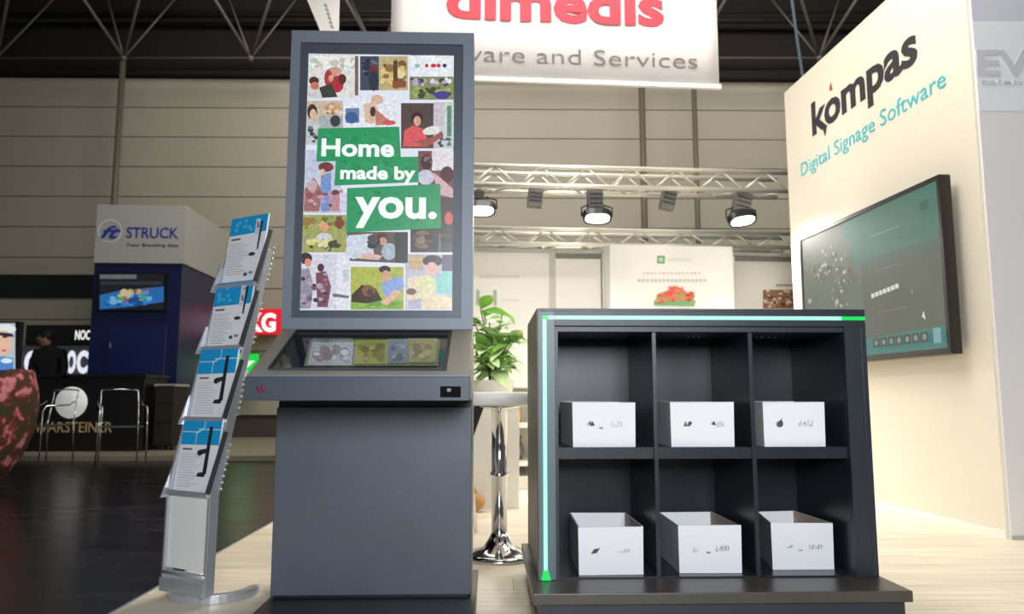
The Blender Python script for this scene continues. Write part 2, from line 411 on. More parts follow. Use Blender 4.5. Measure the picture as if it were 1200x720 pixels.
# sloping touch screen let into the console
sl = math.atan2(0.979 - 0.795, 0.405)
def cs(u, d, w): # console slope coordinates: d along the local depth
    return Vector((u, d - w * math.sin(sl), 0.795 + (d + 0.36) * math.tan(sl) + w * math.cos(sl)))
def slab(name, u0, u1, d0, d1, w0, w1, m, parent):
    bm = bmesh.new(); vs = [bm.verts.new(cs(u, d, w)) for u in (u0, u1) for d in (d0, d1) for w in (w0, w1)]
    for q in ((0, 1, 3, 2), (4, 6, 7, 5), (0, 4, 5, 1), (2, 3, 7, 6), (0, 2, 6, 4), (1, 5, 7, 3)): bm.faces.new([vs[i] for i in q])
    return obj(name, bm, m, parent)
tf = slab('touch_screen', -0.785, -0.225, -0.312, 0.012, 0.0005, 0.004, M_gloss, kk)
slab('screen_rim', -0.790, -0.779, -0.315, 0.015, 0.001, 0.007, M_black, tf); slab('screen_rim', -0.231, -0.220, -0.315, 0.015, 0.001, 0.007, M_black, tf)
slab('screen_rim', -0.79, -0.22, 0.010, 0.02, 0.001, 0.007, M_black, tf); slab('screen_rim', -0.79, -0.22, -0.318, -0.312, 0.001, 0.006, M_kioskdark, tf)
def conmap(px, py, k):
    # pixel on the sloping plane -> local point
    r = ray(px, py); a = K._l((-K.o[0], -K.o[1])); b = K._l(r); tn = math.tan(sl)
    t = (0.799 + (a[1] + 0.36) * tn - EYE) / (r[2] - b[1] * tn)
    return Vector((a[0] + b[0] * t, a[1] + b[1] * t - 0.0005 - k * 3, EYE + r[2] * t + 0.0012 + k * 3))
A = Art(conmap)
A.poly([(364, 399), (516, 399), (513, 430), (356, 430)], (92, 98, 78))  # grey-green ground paints a reflection lying on the dark glass
A.poly([(366, 402), (415, 402), (412, 429), (360, 429)], (138, 150, 158))
A.blobs(364, 403, 412, 428, [(104, 104, 104), (168, 178, 186), (120, 110, 104), (150, 160, 176)], 22, 3, 7, 3)
A.poly([(417, 401), (455, 401), (455, 429), (415, 429)], (128, 136, 74))
A.blobs(418, 403, 454, 428, [(150, 158, 84), (110, 96, 66), (96, 92, 60), (140, 128, 90)], 18, 3, 6, 4)
A.poly([(455, 401), (478, 401), (478, 429), (455, 429)], (96, 112, 128))
A.blobs(456, 404, 477, 428, [(126, 140, 152), (70, 80, 90), (104, 100, 92)], 10, 2, 5, 5)
A.poly([(479, 401), (513, 401), (511, 429), (479, 429)], (124, 128, 84))
A.blobs(480, 404, 510, 428, [(140, 144, 96), (128, 106, 92), (90, 92, 66)], 14, 3, 6, 6)
A.build('touch_image_reflection', M_dim, tf)
# ledge details: red logo mark on the left, scanner window on the right
ld = -0.3685
bm = bmesh.new()
for (ax, ay, bx2, by2) in ((301, 457, 306, 453), (306, 453, 310, 459), (303, 460, 308, 458)):
    p = K.y(ax, ay, ld); q = K.y(bx2, by2, ld); bm_tube(bm, (p[0], ld, p[1]), (q[0], ld, q[1]), 0.0035, 6)
plabel(obj('logo_mark', bm, mat('dark_red_mark', rgb(132, 30, 56), 0.4), kk), 'small dark red logo mark')
a = K.y(516, 453, ld); b = K.y(540, 466, ld)
sw = box('scanner_window', a[0], b[0], ld - 0.002, ld + 0.001, b[1], a[1], M_gloss, kk, 0.001)
c0 = K.y(524, 457, ld)
box('window_mark', c0[0], c0[0] + 0.012, ld - 0.003, ld - 0.002, c0[1] - 0.006, c0[1] + 0.004, mat('window_grey', rgb(120, 125, 130), 0.4), sw)
# upper housing with portrait display
hy = 0.045; HZ0, HZ1 = 0.979, 2.142; HX0, HX1 = -0.853, -0.147
bm = bmesh.new()
rx0, rx1, rz0, rz1 = -0.817, -0.189, 1.020, 2.094
bm_box(bm, HX0, rx0, hy, hy + 0.15, HZ0, HZ1); bm_box(bm, rx1, HX1, hy, hy + 0.15, HZ0, HZ1)
bm_box(bm, rx0, rx1, hy, hy + 0.15, HZ0, rz0); bm_box(bm, rx0, rx1, hy, hy + 0.15, rz1, HZ1)
bm_box(bm, rx0, rx1, hy + 0.10, hy + 0.15, rz0, rz1)
obj('screen_housing', bm, M_kiosk, kk)
bm = bmesh.new(); dx0, dx1, dz0, dz1 = -0.790, -0.223, 1.050, 2.056; by_ = hy + 0.012
for q in ((rx0, dx0, rz0, rz1), (dx1, rx1, rz0, rz1), (dx0, dx1, rz0, dz0), (dx0, dx1, dz1, rz1)):
    bm_box(bm, q[0], q[1], by_, by_ + 0.02, q[2], q[3])
obj('bezel', bm, M_kioskdark, kk)
dy = hy + 0.018
ds = box('display', dx0 - 0.004, dx1 + 0.004, dy, dy + 0.03, dz0 - 0.004, dz1 + 0.004, M_gloss, kk)
def dm(px, py, k):
    x, zz = K.y(px, py, dy)
    return Vector((min(max(x, dx0), dx1), dy - k, min(max(zz, dz0), dz1)))
A = Art(dm); A.poly([(362, 61), (532, 62), (532, 364), (349, 364)], (222, 226, 238)); A.build('page_background', M_art, ds)
W_ = (236, 238, 246); SK = (214, 160, 138); DK = (48, 44, 52)
def pic(shapes, seed=0, name='picture'):
    A = Art(dm, 0.00004, 0.0006)
    for s in shapes:
        getattr(A, s[0])(*s[1:])
    return A.build(name, M_pic, ds)
pic([('rect', 361, 63, 418, 115, (226, 226, 224)), ('rect', 366, 66, 414, 80, (238, 240, 240)), ('blobs', 362, 66, 418, 84, [(206, 198, 180), (180, 196, 186), (240, 240, 238)], 26, 2, 5, 1),
     ('rect', 416, 66, 420, 112, (120, 96, 90)), ('rect', 361, 100, 380, 116, (226, 218, 214)), ('ell', 368, 95, 6, 5, (80, 46, 42)), ('ell', 369, 101, 5, 5, (198, 120, 100)), ('rect', 362, 105, 377, 116, (206, 210, 210)),
     ('ell', 391, 86, 9, 7, (214, 150, 130)), ('ell', 385, 92, 5, 10, (168, 60, 62)), ('ell', 395, 99, 8, 10, (178, 44, 60)), ('ell', 401, 93, 5, 6, (96, 42, 44)), ('poly', [(374, 103), (388, 98), (396, 114), (378, 115)], (58, 62, 54)), ('ell', 388, 92, 3, 4, SK), ('ell', 397, 84, 4, 4, SK)])
pic([('rect', 422, 66, 478, 106, (196, 176, 128)), ('rect', 422, 66, 444, 106, (66, 74, 88)), ('blobs', 423, 68, 444, 104, [(40, 44, 62), (96, 110, 118), (130, 140, 130), (44, 58, 84)], 20, 2, 5, 2), ('ell', 438, 82, 4, 7, (120, 40, 50)), ('ell', 438, 95, 6, 12, (44, 50, 66)),
     ('blobs', 445, 68, 477, 104, [(222, 198, 120), (232, 214, 160), (150, 110, 70), (120, 92, 60), (226, 206, 136)], 26, 2, 6, 3), ('rect', 461, 72, 466, 104, (96, 64, 44)), ('rect', 460, 95, 476, 103, (140, 82, 52))])
pic([('rect', 482, 62, 530, 117, (238, 242, 250)), ('rect', 482, 60, 500, 65, (176, 40, 60)), ('rect', 500, 60, 512, 65, (48, 56, 130)), ('rect', 512, 60, 530, 65, (60, 160, 128)),
     ('ell', 489, 77, 3, 2.4, (130, 196, 196)), ('ell', 500, 77, 2.2, 2.4, (206, 50, 60)), ('ell', 508, 77, 3.4, 2.4, (204, 56, 66)), ('ell', 514, 77, 2.6, 2.4, (196, 60, 76)), ('ell', 521, 77, 2.6, 2.4, (70, 60, 92)),
     ('rect', 480, 90, 532, 117, (134, 144, 96)), ('blobs', 480, 90, 530, 102, [(236, 236, 244), (180, 170, 196), (70, 66, 84), (214, 190, 180)], 34, 2, 4, 4), ('blobs', 478, 101, 530, 117, [(96, 116, 54), (140, 160, 80), (64, 70, 48), (170, 176, 110)], 34, 2, 5, 5), ('ell', 518, 112, 9, 5, (70, 62, 150))])
pic([('rect', 360, 118, 402, 146, (206, 190, 170)), ('blobs', 374, 119, 402, 136, [(196, 140, 90), (214, 160, 110), (150, 110, 84), (226, 210, 190)], 18, 2, 5, 6), ('ell', 366, 131, 6, 9, (64, 44, 40)), ('ell', 367, 134, 4, 6, (230, 190, 170)), ('poly', [(360, 146), (372, 140), (374, 170), (358, 170)], (190, 200, 206)), ('rect', 374, 136, 402, 170, (170, 178, 180)), ('ell', 393, 142, 6, 7, (58, 60, 66)), ('blobs', 360, 145, 374, 170, [(66, 60, 62), (206, 212, 216), (110, 120, 126)], 14, 2, 5, 7)])
pic([('poly', [(403, 125), (424, 111), (465, 111), (465, 149), (403, 149)], (232, 236, 246)), ('rect', 405, 127, 421, 144, (110, 130, 168)), ('ell', 412, 138, 8, 7, (58, 98, 150)), ('ell', 442, 117, 7, 6, (214, 178, 158)), ('poly', [(426, 122), (440, 119), (446, 136), (436, 146), (428, 143)], (222, 190, 170)), ('ell', 437, 131, 3.5, 6, (70, 52, 46)), ('poly', [(440, 128), (450, 136), (463, 146), (440, 147)], (200, 128, 108)), ('ell', 456, 144, 8, 3, (206, 90, 84))])
pic([('rect', 470, 121, 512, 174, (84, 66, 62)), ('rect', 508, 120, 522, 174, (206, 196, 206)), ('rect', 520, 120, 532, 174, (198, 214, 200)), ('rect', 524, 124, 529, 160, (96, 140, 130)), ('ell', 489, 139, 7, 8, (52, 36, 36)), ('ell', 489, 142, 4.5, 6, (222, 160, 140)),
     ('poly', [(472, 172), (474, 153), (484, 147), (498, 152), (502, 172)], (220, 88, 92)), ('ell', 506, 153, 11, 5, (226, 230, 224), -0.2), ('poly', [(486, 166), (506, 161), (518, 154), (520, 160), (500, 173)], (160, 88, 78)), ('blobs', 512, 160, 530, 174, [(96, 120, 150), (204, 214, 220), (66, 80, 90)], 12, 2, 4, 8)])
pic([('rect', 356, 176, 400, 250, (196, 204, 228)), ('ell', 382, 196, 9, 6, (120, 60, 54)), ('ell', 378, 206, 4, 8, (222, 190, 178)), ('poly', [(357, 222), (368, 208), (378, 224), (374, 248), (356, 248)], (164, 108, 100)), ('ell', 366, 218, 6, 7, (206, 176, 176)), ('poly', [(376, 206), (388, 202), (388, 248), (376, 248)], (120, 150, 206)), ('poly', [(386, 226), (402, 222), (403, 248), (386, 248)], (190, 140, 150)), ('blobs', 357, 220, 402, 248, [(150, 84, 84), (110, 60, 60), (190, 160, 190)], 14, 2, 5, 9), ('rect', 398, 226, 407, 249, (214, 210, 240))])
pic([('rect', 490, 177, 533, 232, (120, 78, 84)), ('poly', [(506, 177), (533, 176), (533, 200), (506, 200)], (226, 222, 230)), ('ell', 500, 190, 7, 9, (64, 36, 42)), ('ell', 499, 208, 10, 9, (206, 206, 224)), ('ell', 524, 205, 8, 10, (86, 44, 48)), ('poly', [(508, 202), (518, 210), (532, 222), (532, 232), (512, 228)], (214, 172, 174)), ('blobs', 492, 178, 508, 196, [(90, 50, 56), (150, 110, 110)], 8, 2, 4, 10)])
pic([('rect', 481, 232, 533, 296, (70, 62, 60)), ('ell', 526, 256, 5, 8, (206, 96, 86)), ('ell', 495, 281, 11, 11, (126, 104, 84)), ('blobs', 482, 272, 532, 295, [(86, 80, 64), (48, 46, 50), (140, 122, 100), (56, 66, 64)], 24, 3, 6, 11), ('rect', 515, 274, 516, 296, (150, 150, 150))])
pic([('rect', 354, 252, 406, 296, (162, 168, 96)), ('blobs', 354, 252, 406, 270, [(106, 120, 50), (200, 190, 90), (150, 120, 66), (80, 86, 44), (140, 160, 90)], 34, 2, 5, 12), ('ell', 380, 266, 5, 6, (226, 160, 128)), ('ell', 398, 262, 5, 7, (130, 74, 56)), ('ell', 380, 280, 10, 7, (206, 208, 224)), ('blobs', 354, 276, 402, 295, [(214, 216, 130), (70, 76, 54), (226, 220, 150), (150, 160, 140)], 24, 2, 6, 13)])
pic([('poly', [(406, 272), (478, 272), (478, 309), (410, 306)], (96, 92, 88)), ('poly', [(408, 276), (436, 274), (438, 298), (414, 304), (404, 300)], (206, 216, 228)), ('ell', 447, 280, 7, 8, (90, 58, 50)), ('ell', 449, 283, 4.5, 5, (206, 150, 130)), ('ell', 456, 295, 9, 10, (168, 186, 196)), ('poly', [(418, 303), (430, 296), (448, 300), (444, 305)], (222, 184, 172)), ('rect', 463, 273, 478, 308, (64, 64, 62)), ('blobs', 428, 273, 446, 296, [(52, 54, 60), (76, 80, 84)], 9, 3, 6, 14)])
pic([('poly', [(352, 298), (410, 298), (410, 362), (349, 362)], (214, 216, 230)), ('ell', 358, 303, 8, 7, (62, 46, 54)), ('ell', 361, 308, 4, 5, (220, 150, 126)), ('poly', [(351, 316), (362, 314), (367, 334), (364, 362), (350, 362)], (150, 146, 168)), ('ell', 376, 314, 4, 5, (86, 48, 50)), ('poly', [(370, 320), (382, 318), (388, 336), (384, 360), (372, 360)], (120, 74, 90)), ('blobs', 351, 318, 386, 360, [(74, 52, 66), (180, 160, 180), (160, 110, 120), (110, 90, 110)], 26, 2, 4, 15), ('poly', [(390, 344), (408, 348), (408, 351), (390, 348)], (106, 110, 116)), ('rect', 394, 300, 410, 362, (230, 232, 242)), ('poly', [(390, 344), (409, 347), (409, 350), (390, 348)], (110, 116, 124)), ('rect', 402, 316, 409, 330, (200, 206, 216))])
pic([('rect', 411, 313, 473, 363, (176, 184, 78)), ('rect', 411, 352, 473, 363, (134, 176, 60)), ('blobs', 412, 350, 472, 362, [(110, 160, 50), (160, 190, 80)], 14, 3, 6, 16), ('poly', [(412, 346), (424, 334), (440, 338), (448, 352), (430, 356), (412, 354)], (60, 42, 34)), ('ell', 432, 341, 8, 7, (130, 88, 62)), ('ell', 434, 343, 4, 4, (76, 50, 38)), ('ell', 451, 316, 7, 4.5, (44, 30, 30)), ('ell', 452, 323, 5, 6, (216, 158, 132)), ('poly', [(447, 332), (458, 327), (472, 324), (474, 336), (460, 350), (449, 346)], (140, 166, 220)), ('poly', [(446, 356), (462, 340), (470, 342), (454, 358)], (226, 180, 160))])
pic([('poly', [(475, 298), (532, 298), (532, 363), (475, 363)], (190, 190, 206)), ('rect', 480, 299, 496, 316, (196, 170, 130)), ('ell', 507, 306, 12, 7, (58, 46, 50)), ('ell', 506, 315, 7, 8, (224, 178, 164)), ('rect', 518, 299, 532, 318, (86, 84, 104)), ('poly', [(508, 328), (522, 318), (532, 320), (532, 344), (512, 344)], (130, 204, 196)), ('ell', 487, 332, 10, 9, (232, 216, 190)), ('ell', 500, 334, 12, 12, (222, 220, 170)), ('poly', [(476, 346), (500, 342), (532, 350), (532, 362), (476, 362)], (226, 212, 176)), ('poly', [(478, 352), (494, 350), (494, 362), (478, 362)], (180, 176, 204)), ('ell', 482, 342, 6, 4, (120, 86, 74))])
# green word plates
M_plate = art_mat('plate_image', 1.0, 0.3)
def plate(pts, s, x0, x1, base, xh, seed, bold=0.03):
    A = Art(dm, 0.00003, 0.0040); A.poly(pts, (34, 146, 92))
    xa = min(p[0] for p in pts); xb = max(p[0] for p in pts); ya = min(p[1] for p in pts); yb = max(p[1] for p in pts)
    A.blobs(xa + 3, ya + 3, xb - 3, yb - 3, [(28, 138, 86), (40, 152, 98), (44, 156, 102), (26, 132, 80)], 46, 1.5, 5, seed)
    o = A.build('word_plate', M_plate, ds)
    a, zb_ = K.y(x0, base, dy); b, _ = K.y(x1, base, dy); zt_ = K.y(x0, base - xh, dy)[1]
    t = lettering(s, M_litword, ds, lambda u, v, w: Vector((u, dy - 0.0068 - w * 0.1, v)), a, b, zb_, zt_ - zb_, bold)
M_litword = mat('screen_white_word', (0.01, 0.01, 0.01, 1), 0.3, emit=1.0, ecol=rgb(244, 250, 248))
plate([(373, 151), (468, 149), (470, 187), (371, 190)], 'Home', 377, 462, 183, 15, 21)
plate([(394, 186), (490, 184), (491, 214), (392, 218)], 'made by', 399, 487, 210, 11, 22, 0.035)
plate([(407, 221), (516, 216), (517, 268), (406, 273)], 'you.', 416, 512, 255, 26, 23, 0.03)

# ================================================================ DISPLAY SHELF
S = Fr(0, 2.6, 1.8)
sh = thing('cube_shelf', 'charcoal six-compartment shelf unit edged with a green light strip on a low plinth', 'shelf', (0, 2.6, 0), 1.8)
SX0, SX1, SZ0, SZ1 = 0.086, 1.246, 0.121, 1.036
cols = [(0.160, 0.492), (0.507, 0.834), (0.849, 1.170)]; rws = [(0.121, 0.516), (0.556, 0.956)]
DI = 0.48
pb = thing_ = bmesh.new(); bm_box(pb, 0.060, 1.262, -0.175, 0.64, 0.085, 0.120); obj('base_board', pb, mat('base_board_laminate', rgb(70, 66, 60), 0.32, 0, 0.25, 300, 0.1, 6), sh, 0.003)
box('plinth', 0.085, 1.245, -0.155, 0.62, 0.0, 0.085, M_shelf, sh, 0.002)
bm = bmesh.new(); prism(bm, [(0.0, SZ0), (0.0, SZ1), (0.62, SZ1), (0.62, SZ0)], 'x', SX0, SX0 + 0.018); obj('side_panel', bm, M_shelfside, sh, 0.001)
bm = bmesh.new(); prism(bm, [(0.0, SZ0), (0.0, SZ1), (0.62, SZ1), (0.62, SZ0)], 'x', SX1 - 0.018, SX1); obj('side_panel', bm, M_shelf, sh, 0.001)
box('top_panel', SX0 + 0.018, SX1 - 0.018, 0.0, 0.62, SZ1 - 0.018, SZ1, M_shelf, sh, 0.001)
box('rear_panel', SX0 + 0.018, SX1 - 0.018, 0.605, 0.62, SZ0, SZ1 - 0.018, M_shelf, sh)
# front frame with a channel for the light strip
bm = bmesh.new(); fy = 0.012
bm_box(bm, SX0 + 0.018, 0.160, fy, fy + 0.02, SZ0, SZ1 - 0.018)
bm_box(bm, 1.170, SX1 - 0.018, 0.002, 0.022, SZ0, SZ1 - 0.018)
bm_box(bm, 0.160, 1.170, fy, fy + 0.02, 0.956, SZ1 - 0.018)
obj('front_frame', bm, M_shelf, sh)
bm = bmesh.new(); bm_box(bm, SX0 + 0.004, 0.148, -0.004, fy + 0.001, SZ0, SZ1 - 0.012); obj('channel_frame', bm, M_ledch, sh, 0.001)
bm = bmesh.new(); bm_box(bm, 0.148, SX1 - 0.002, -0.003, fy + 0.001, 0.975, SZ1 - 0.010); obj('channel_frame', bm, M_shelf, sh, 0.001)
bm = bmesh.new(); bm_box(bm, 0.106, 0.119, -0.007, 0.004, SZ0 + 0.03, 0.997); obj('light_strip', bm, M_led, sh)
bm = bmesh.new(); bm_box(bm, 0.125, 1.16, -0.006, 0.004, 0.997, 1.010); obj('light_strip', bm, M_led, sh)
bm = bmesh.new(); bm_box(bm, 0.105, 0.125, -0.0065, 0.004, 0.9970, 1.0100); plabel(obj('strip_end', bm, M_ledend, sh), 'deeper green end of the light strip with its glow on the board built in')
bm = bmesh.new(); prism(bm, [(0.098, SZ0 + 0.001), (0.130, SZ0 + 0.001), (0.121, SZ0 + 0.032), (0.105, SZ0 + 0.032)], 'y', -0.012, 0.0); plabel(obj('strip_end', bm, M_ledend, sh), 'deeper green end of the light strip with its glow on the board built in')  # flared foot shapes the strip's green glow on the base board
bm = bmesh.new(); bm_box(bm, 1.16, SX1 - 0.001, -0.006, 0.004, 0.9970, 1.0100); plabel(obj('strip_end', bm, M_ledend, sh), 'deeper green end of the light strip with its glow on the board built in')
# compartments
box('back_panel', 0.150, 1.18, DI, DI + 0.015, SZ0, 0.965, M_shelfin, sh)
for x0, x1 in ((0.145, 0.160), (0.492, 0.507), (0.834, 0.849), (1.170, 1.185)):
    box('divider', x0, x1, 0.022, DI, SZ0, 0.956, M_shelfin, sh, 0.001)
for i, (x0, x1) in enumerate(cols):
    box('shelf_board', x0, x1, 0.026, DI, 0.516, 0.556, M_shelfin, sh, 0.001)
    box('compartment_top', x0, x1, 0.032, DI, 0.956, 0.970, M_shelfin, sh)
    box('compartment_floor', x0, x1, 0.016, DI, SZ0, SZ0 + 0.004, M_shelfin, sh)
# chrome screw heads glinting under the top edge
bm = bmesh.new()
for x in (0.30, 0.67, 0.69, 0.71, 0.93, 0.95, 0.975, 1.0):
    bm_ell(bm, (x, 0.20, 0.953), 0.004, 0.004, 0.003, None, 6, 4)
obj('fixing_screw', bm, M_chrome, sh)

def carton(label, rim, zb, zt, marks, seed, tap=0.0):
    """open-topped card carton from its four rim corners (front left, front right, back right, back left) in shelf coordinates"""
    cx = sum(p[0] for p in rim) / 4; cy = sum(p[1] for p in rim) / 4
    a = R(1.8); wx = cx * math.cos(a) - cy * math.sin(a); wy = 2.6 + cx * math.sin(a) + cy * math.cos(a)
    t = thing('card_box', label, 'box', (wx, wy, zb), 1.8, 'white card boxes in the shelf unit')
    P = [Vector((p[0] - cx, p[1] - cy, 0)) for p in rim]; h = zt - zb; th = 0.004
    names = ['front_wall', 'side_wall', 'back_wall', 'side_wall']
    for i in range(4):
        p, q = P[i], P[(i + 1) % 4]; d = (q - p).normalized(); n = Vector((-d.y, d.x, 0))   # inward
        bm = bmesh.new(); g = random.Random(seed * 7 + i)
        def quad(o0, zz): return [p + n * o0 + d * o0, q + n * o0 - d * o0]
        vs = []
        for zz in (0.0, h):
            for o0 in (0, th):
                k = 1.0 if zz > 0 else 0.985
                e = [p * k + n * o0, q * k + n * o0] if o0 == 0 else [p * k + n * o0 + d * th, q * k + n * o0 - d * th]
                for w in e: vs.append(bm.verts.new(w + Vector((0, 0, zz + (g.uniform(-0.0015, 0.0015) if zz > 0 else 0)))))
        # vs: bottom outer(0,1) bottom inner(2,3) top outer(4,5) top inner(6,7)
        F_ = bm.faces.new
        F_((vs[0], vs[1], vs[5], vs[4])); f = F_((vs[3], vs[2], vs[6], vs[7])); f.material_index = 1 if i in (1, 3) else 0
        F_((vs[4], vs[5], vs[7], vs[6])); F_((vs[1], vs[0], vs[2], vs[3])); F_((vs[0], vs[4], vs[6], vs[2])); F_((vs[1], vs[3], vs[7], vs[5]))
        o = obj(names[i], bm, [M_card, M_cardin], t)
        if i == 0: front = o; fp, fd, fn = p, d, n; fl_ = (q - p).length
    bm = bmesh.new(); vs = [bm.verts.new(v * 0.96 + Vector((0, 0, zz))) for zz in (0.0, 0.004) for v in P]
    bm.faces.new(vs[:4]); bm.faces.new(vs[4:][::-1])
    for i in range(4): bm.faces.new((vs[i], vs[(i + 1) % 4], vs[4 + (i + 1) % 4], vs[4 + i]))
    obj('bottom', bm, M_card, t)
    # printed mark and word on the front: positions are fractions of the front
    A = Art(lambda u, v, k: fp + fd * (u * fl_) - fn * (0.0010 + (1 - v) * 0.0 + k) + Vector((0, 0, v * h)), 0.00005, 0.0006)
    for s in marks: getattr(A, s[0])(*s[1:])
    A.build('printed_mark', M_print, front)
    return t
G1 = (96, 98, 106); G2 = (150, 152, 160); G3 = (70, 72, 78)
def word(x, y, w, h, seed, col=G2):      # small hand-lettered word: uneven slanting strokes
    g = random.Random(seed); out = []; n = 7
    for i in range(n):
        a = x + w * i / n; t = h * g.uniform(-0.1, 0.55); b = -h * g.uniform(0.3, 0.5); sl = w * g.uniform(-0.03, 0.10); th = w * 0.035
        out.append(('poly', [(a, y + b), (a + th, y + b), (a + th + sl, y + t), (a + sl, y + t)], col))
        if g.random() < 0.6:
            e = y + g.choice((b, t, 0.0)); out.append(('poly', [(a, e), (a + w * 0.12, e + h * 0.05), (a + w * 0.12, e + h * 0.14), (a, e + h * 0.1)], col))
    return out
arrow = lambda x, y: [('poly', [(x - 0.06, y - 0.04), (x, y + 0.07), (x + 0.02, y + 0.01)], G1), ('poly', [(x - 0.02, y - 0.05), (x + 0.04, y + 0.06), (x + 0.07, y - 0.05)], G3)]
ZU = 0.556; ZUt = 0.7105; ZL = 0.1255; ZLt = 0.286
carton('white card box in the upper left compartment, marked with a dark peaked symbol', [(0.212, 0.04), (0.434, 0.045), (0.432, 0.33), (0.196, 0.325)], ZU, ZUt,
       arrow(0.28, 0.52) + [('rect', 0.42, 0.40, 0.48, 0.44, G2)] + word(0.60, 0.5, 0.2, 0.12, 1, (176, 178, 186)), 1)
carton('white card box in the upper middle compartment, marked with two small grey symbols', [(0.557, 0.045), (0.781, 0.04), (0.79, 0.33), (0.552, 0.34)], ZU, ZUt,
       [('poly', [(0.2, 0.46), (0.23, 0.58), (0.26, 0.48), (0.30, 0.58), (0.34, 0.54), (0.30, 0.46), (0.25, 0.46)], G1), ('ell', 0.30, 0.52, 0.03, 0.04, G3), ('poly', [(0.63, 0.50), (0.68, 0.58), (0.71, 0.48)], G3)] + word(0.72, 0.5, 0.12, 0.12, 2), 2)
carton('white card box in the upper right compartment, marked with an apple symbol and a word', [(0.884, 0.04), (1.106, 0.045), (1.112, 0.32), (0.884, 0.33)], ZU, ZUt,
       [('ell', 0.25, 0.50, 0.045, 0.07, G1), ('ell', 0.28, 0.52, 0.035, 0.08, G3), ('poly', [(0.27, 0.58), (0.31, 0.66), (0.29, 0.58)], G3)] + word(0.57, 0.52, 0.24, 0.16, 3, (130, 132, 140)), 3)
carton('white card box in the lower left compartment, marked with a short dark slanting stroke', [(0.228, 0.04), (0.453, 0.045), (0.449, 0.357), (0.234, 0.36)], ZL, ZLt,
       [('poly', [(0.19, 0.44), (0.24, 0.54), (0.33, 0.56), (0.28, 0.46)], G3)] + word(0.62, 0.5, 0.18, 0.1, 4, (160, 160, 166)), 4)
carton('white card box in the lower middle compartment, its brown inner side showing, with grey writing', [(0.578, 0.06), (0.797, 0.055), (0.783, 0.365), (0.578, 0.355)], ZL, ZLt,
       word(0.22, 0.5, 0.09, 0.13, 5, (170, 170, 176)) + [('rect', 0.44, 0.42, 0.50, 0.45, (120, 122, 130))] + word(0.59, 0.52, 0.22, 0.14, 6, (122, 124, 132)), 5)
carton('white card box in the lower right compartment, turned slightly, with grey slanting writing', [(0.918, 0.10), (1.140, 0.10), (1.114, 0.38), (0.965, 0.365)], ZL, ZLt,
       [('poly', [(0.23, 0.46), (0.33, 0.54), (0.34, 0.48), (0.28, 0.46)], (180, 180, 186)), ('rect', 0.42, 0.40, 0.50, 0.43, (180, 180, 186))] + word(0.60, 0.5, 0.22, 0.16, 7, (130, 130, 138)), 6)

# ================================================================ WALL TV
tv = thing('wall_television', 'large flat television with black frame mounted on the cream lettered wall', 'television', (CX, CY, 0), 4.5)
ty0, ty1, tz0, tz1 = 0.165, 1.90, 0.965, 1.985; tx = -0.12; fw = 0.028
bm = bmesh.new()
bm_box(bm, tx, tx + 0.07, ty0, ty0 + fw, tz0, tz1); bm_box(bm, tx, tx + 0.07, ty1 - fw, ty1, tz0, tz1)
bm_box(bm, tx, tx + 0.07, ty0 + fw, ty1 - fw, tz0, tz0 + fw * 1.3); bm_box(bm, tx, tx + 0.07, ty0 + fw, ty1 - fw, tz1 - fw, tz1)
obj('frame', bm, M_tvframe, tv, 0.002)
box('wall_bracket', tx + 0.07, -0.0005, 0.65, 1.4, 1.25, 1.7, M_black, tv)
scn = box('screen', tx + 0.008, tx + 0.06, ty0 + fw, ty1 - fw, tz0 + fw * 1.3, tz1 - fw, mat('tv_glass', rgb(30, 36, 34), 0.3), tv)
def tm(u, v, k):       # u 0..1 left to right as seen, v 0..1 bottom to top
    return Vector((tx + 0.0075 - k * 4, (ty1 - fw) + (ty0 - ty1 + 2 * fw) * u, (tz0 + fw * 1.3) + (tz1 - tz0 - fw * 2.3) * v))
A = Art(tm)
A.rect(0, 0, 1, 1, (104, 112, 100))  # base tone puts the grey-green reflection on the glass into the picture
A.poly([(0.46, 0.62), (0.36, 1), (1, 1), (1, 0.68)], (78, 122, 110))
A.rect(0.50, 0.0, 1, 0.66, (94, 99, 88)); A.poly([(0, 0), (1, 0), (1, 0.13), (0, 0.10)], (66, 128, 120)); A.rect(0.50, 0.60, 1, 0.665, (86, 106, 96))
g = random.Random(5)
for k in range(64):
    th = g.uniform(-1.1, 2.6); r_ = g.uniform(0.08, 0.30)
    x, y = 0.22 + r_ * math.cos(th) * 0.7, 0.56 + r_ * math.sin(th) * 1.1
    A.ell(x, y, 0.009, 0.013, g.choice([(188, 190, 176), (150, 152, 138), (206, 208, 196), (160, 110, 80), (130, 140, 124)]), 0, 6)
for x, y in ((0.30, 0.40), (0.10, 0.30), (0.14, 0.24), (0.20, 0.22), (0.06, 0.46), (0.30, 0.14)): A.rect(x, y, x + 0.03, y + 0.035, (176, 178, 166))
for k in range(7): A.rect(0.58 + k * 0.027, 0.385 + k * 0.004, 0.602 + k * 0.027, 0.415 + k * 0.004, (226, 228, 220))
A.rect(0.84, 0.36, 0.845, 0.38, (180, 180, 170)); A.poly([(0.89, 0.20), (0.90, 0.235), (0.91, 0.18)], (236, 236, 230))
for k in range(8): A.rect(0.62 + k * 0.025, 0.27, 0.635 + k * 0.025, 0.285, (140, 110, 94))
for k in range(7):
    A.rect(0.58 + k * 0.05, 0.045, 0.622 + k * 0.05, 0.105, (58, 72, 66)); A.ell(0.601 + k * 0.05, 0.075, 0.012, 0.02, (140, 146, 136), 0, 7)
A.rect(0.95, 0.03, 0.99, 0.12, (128, 170, 180)); A.rect(0.92, 0.84, 0.97, 0.90, (64, 100, 92)); A.rect(0.60, 0.80, 0.80, 0.81, (110, 150, 138)); A.rect(0.62, 0.56, 0.80, 0.565, (120, 130, 118))
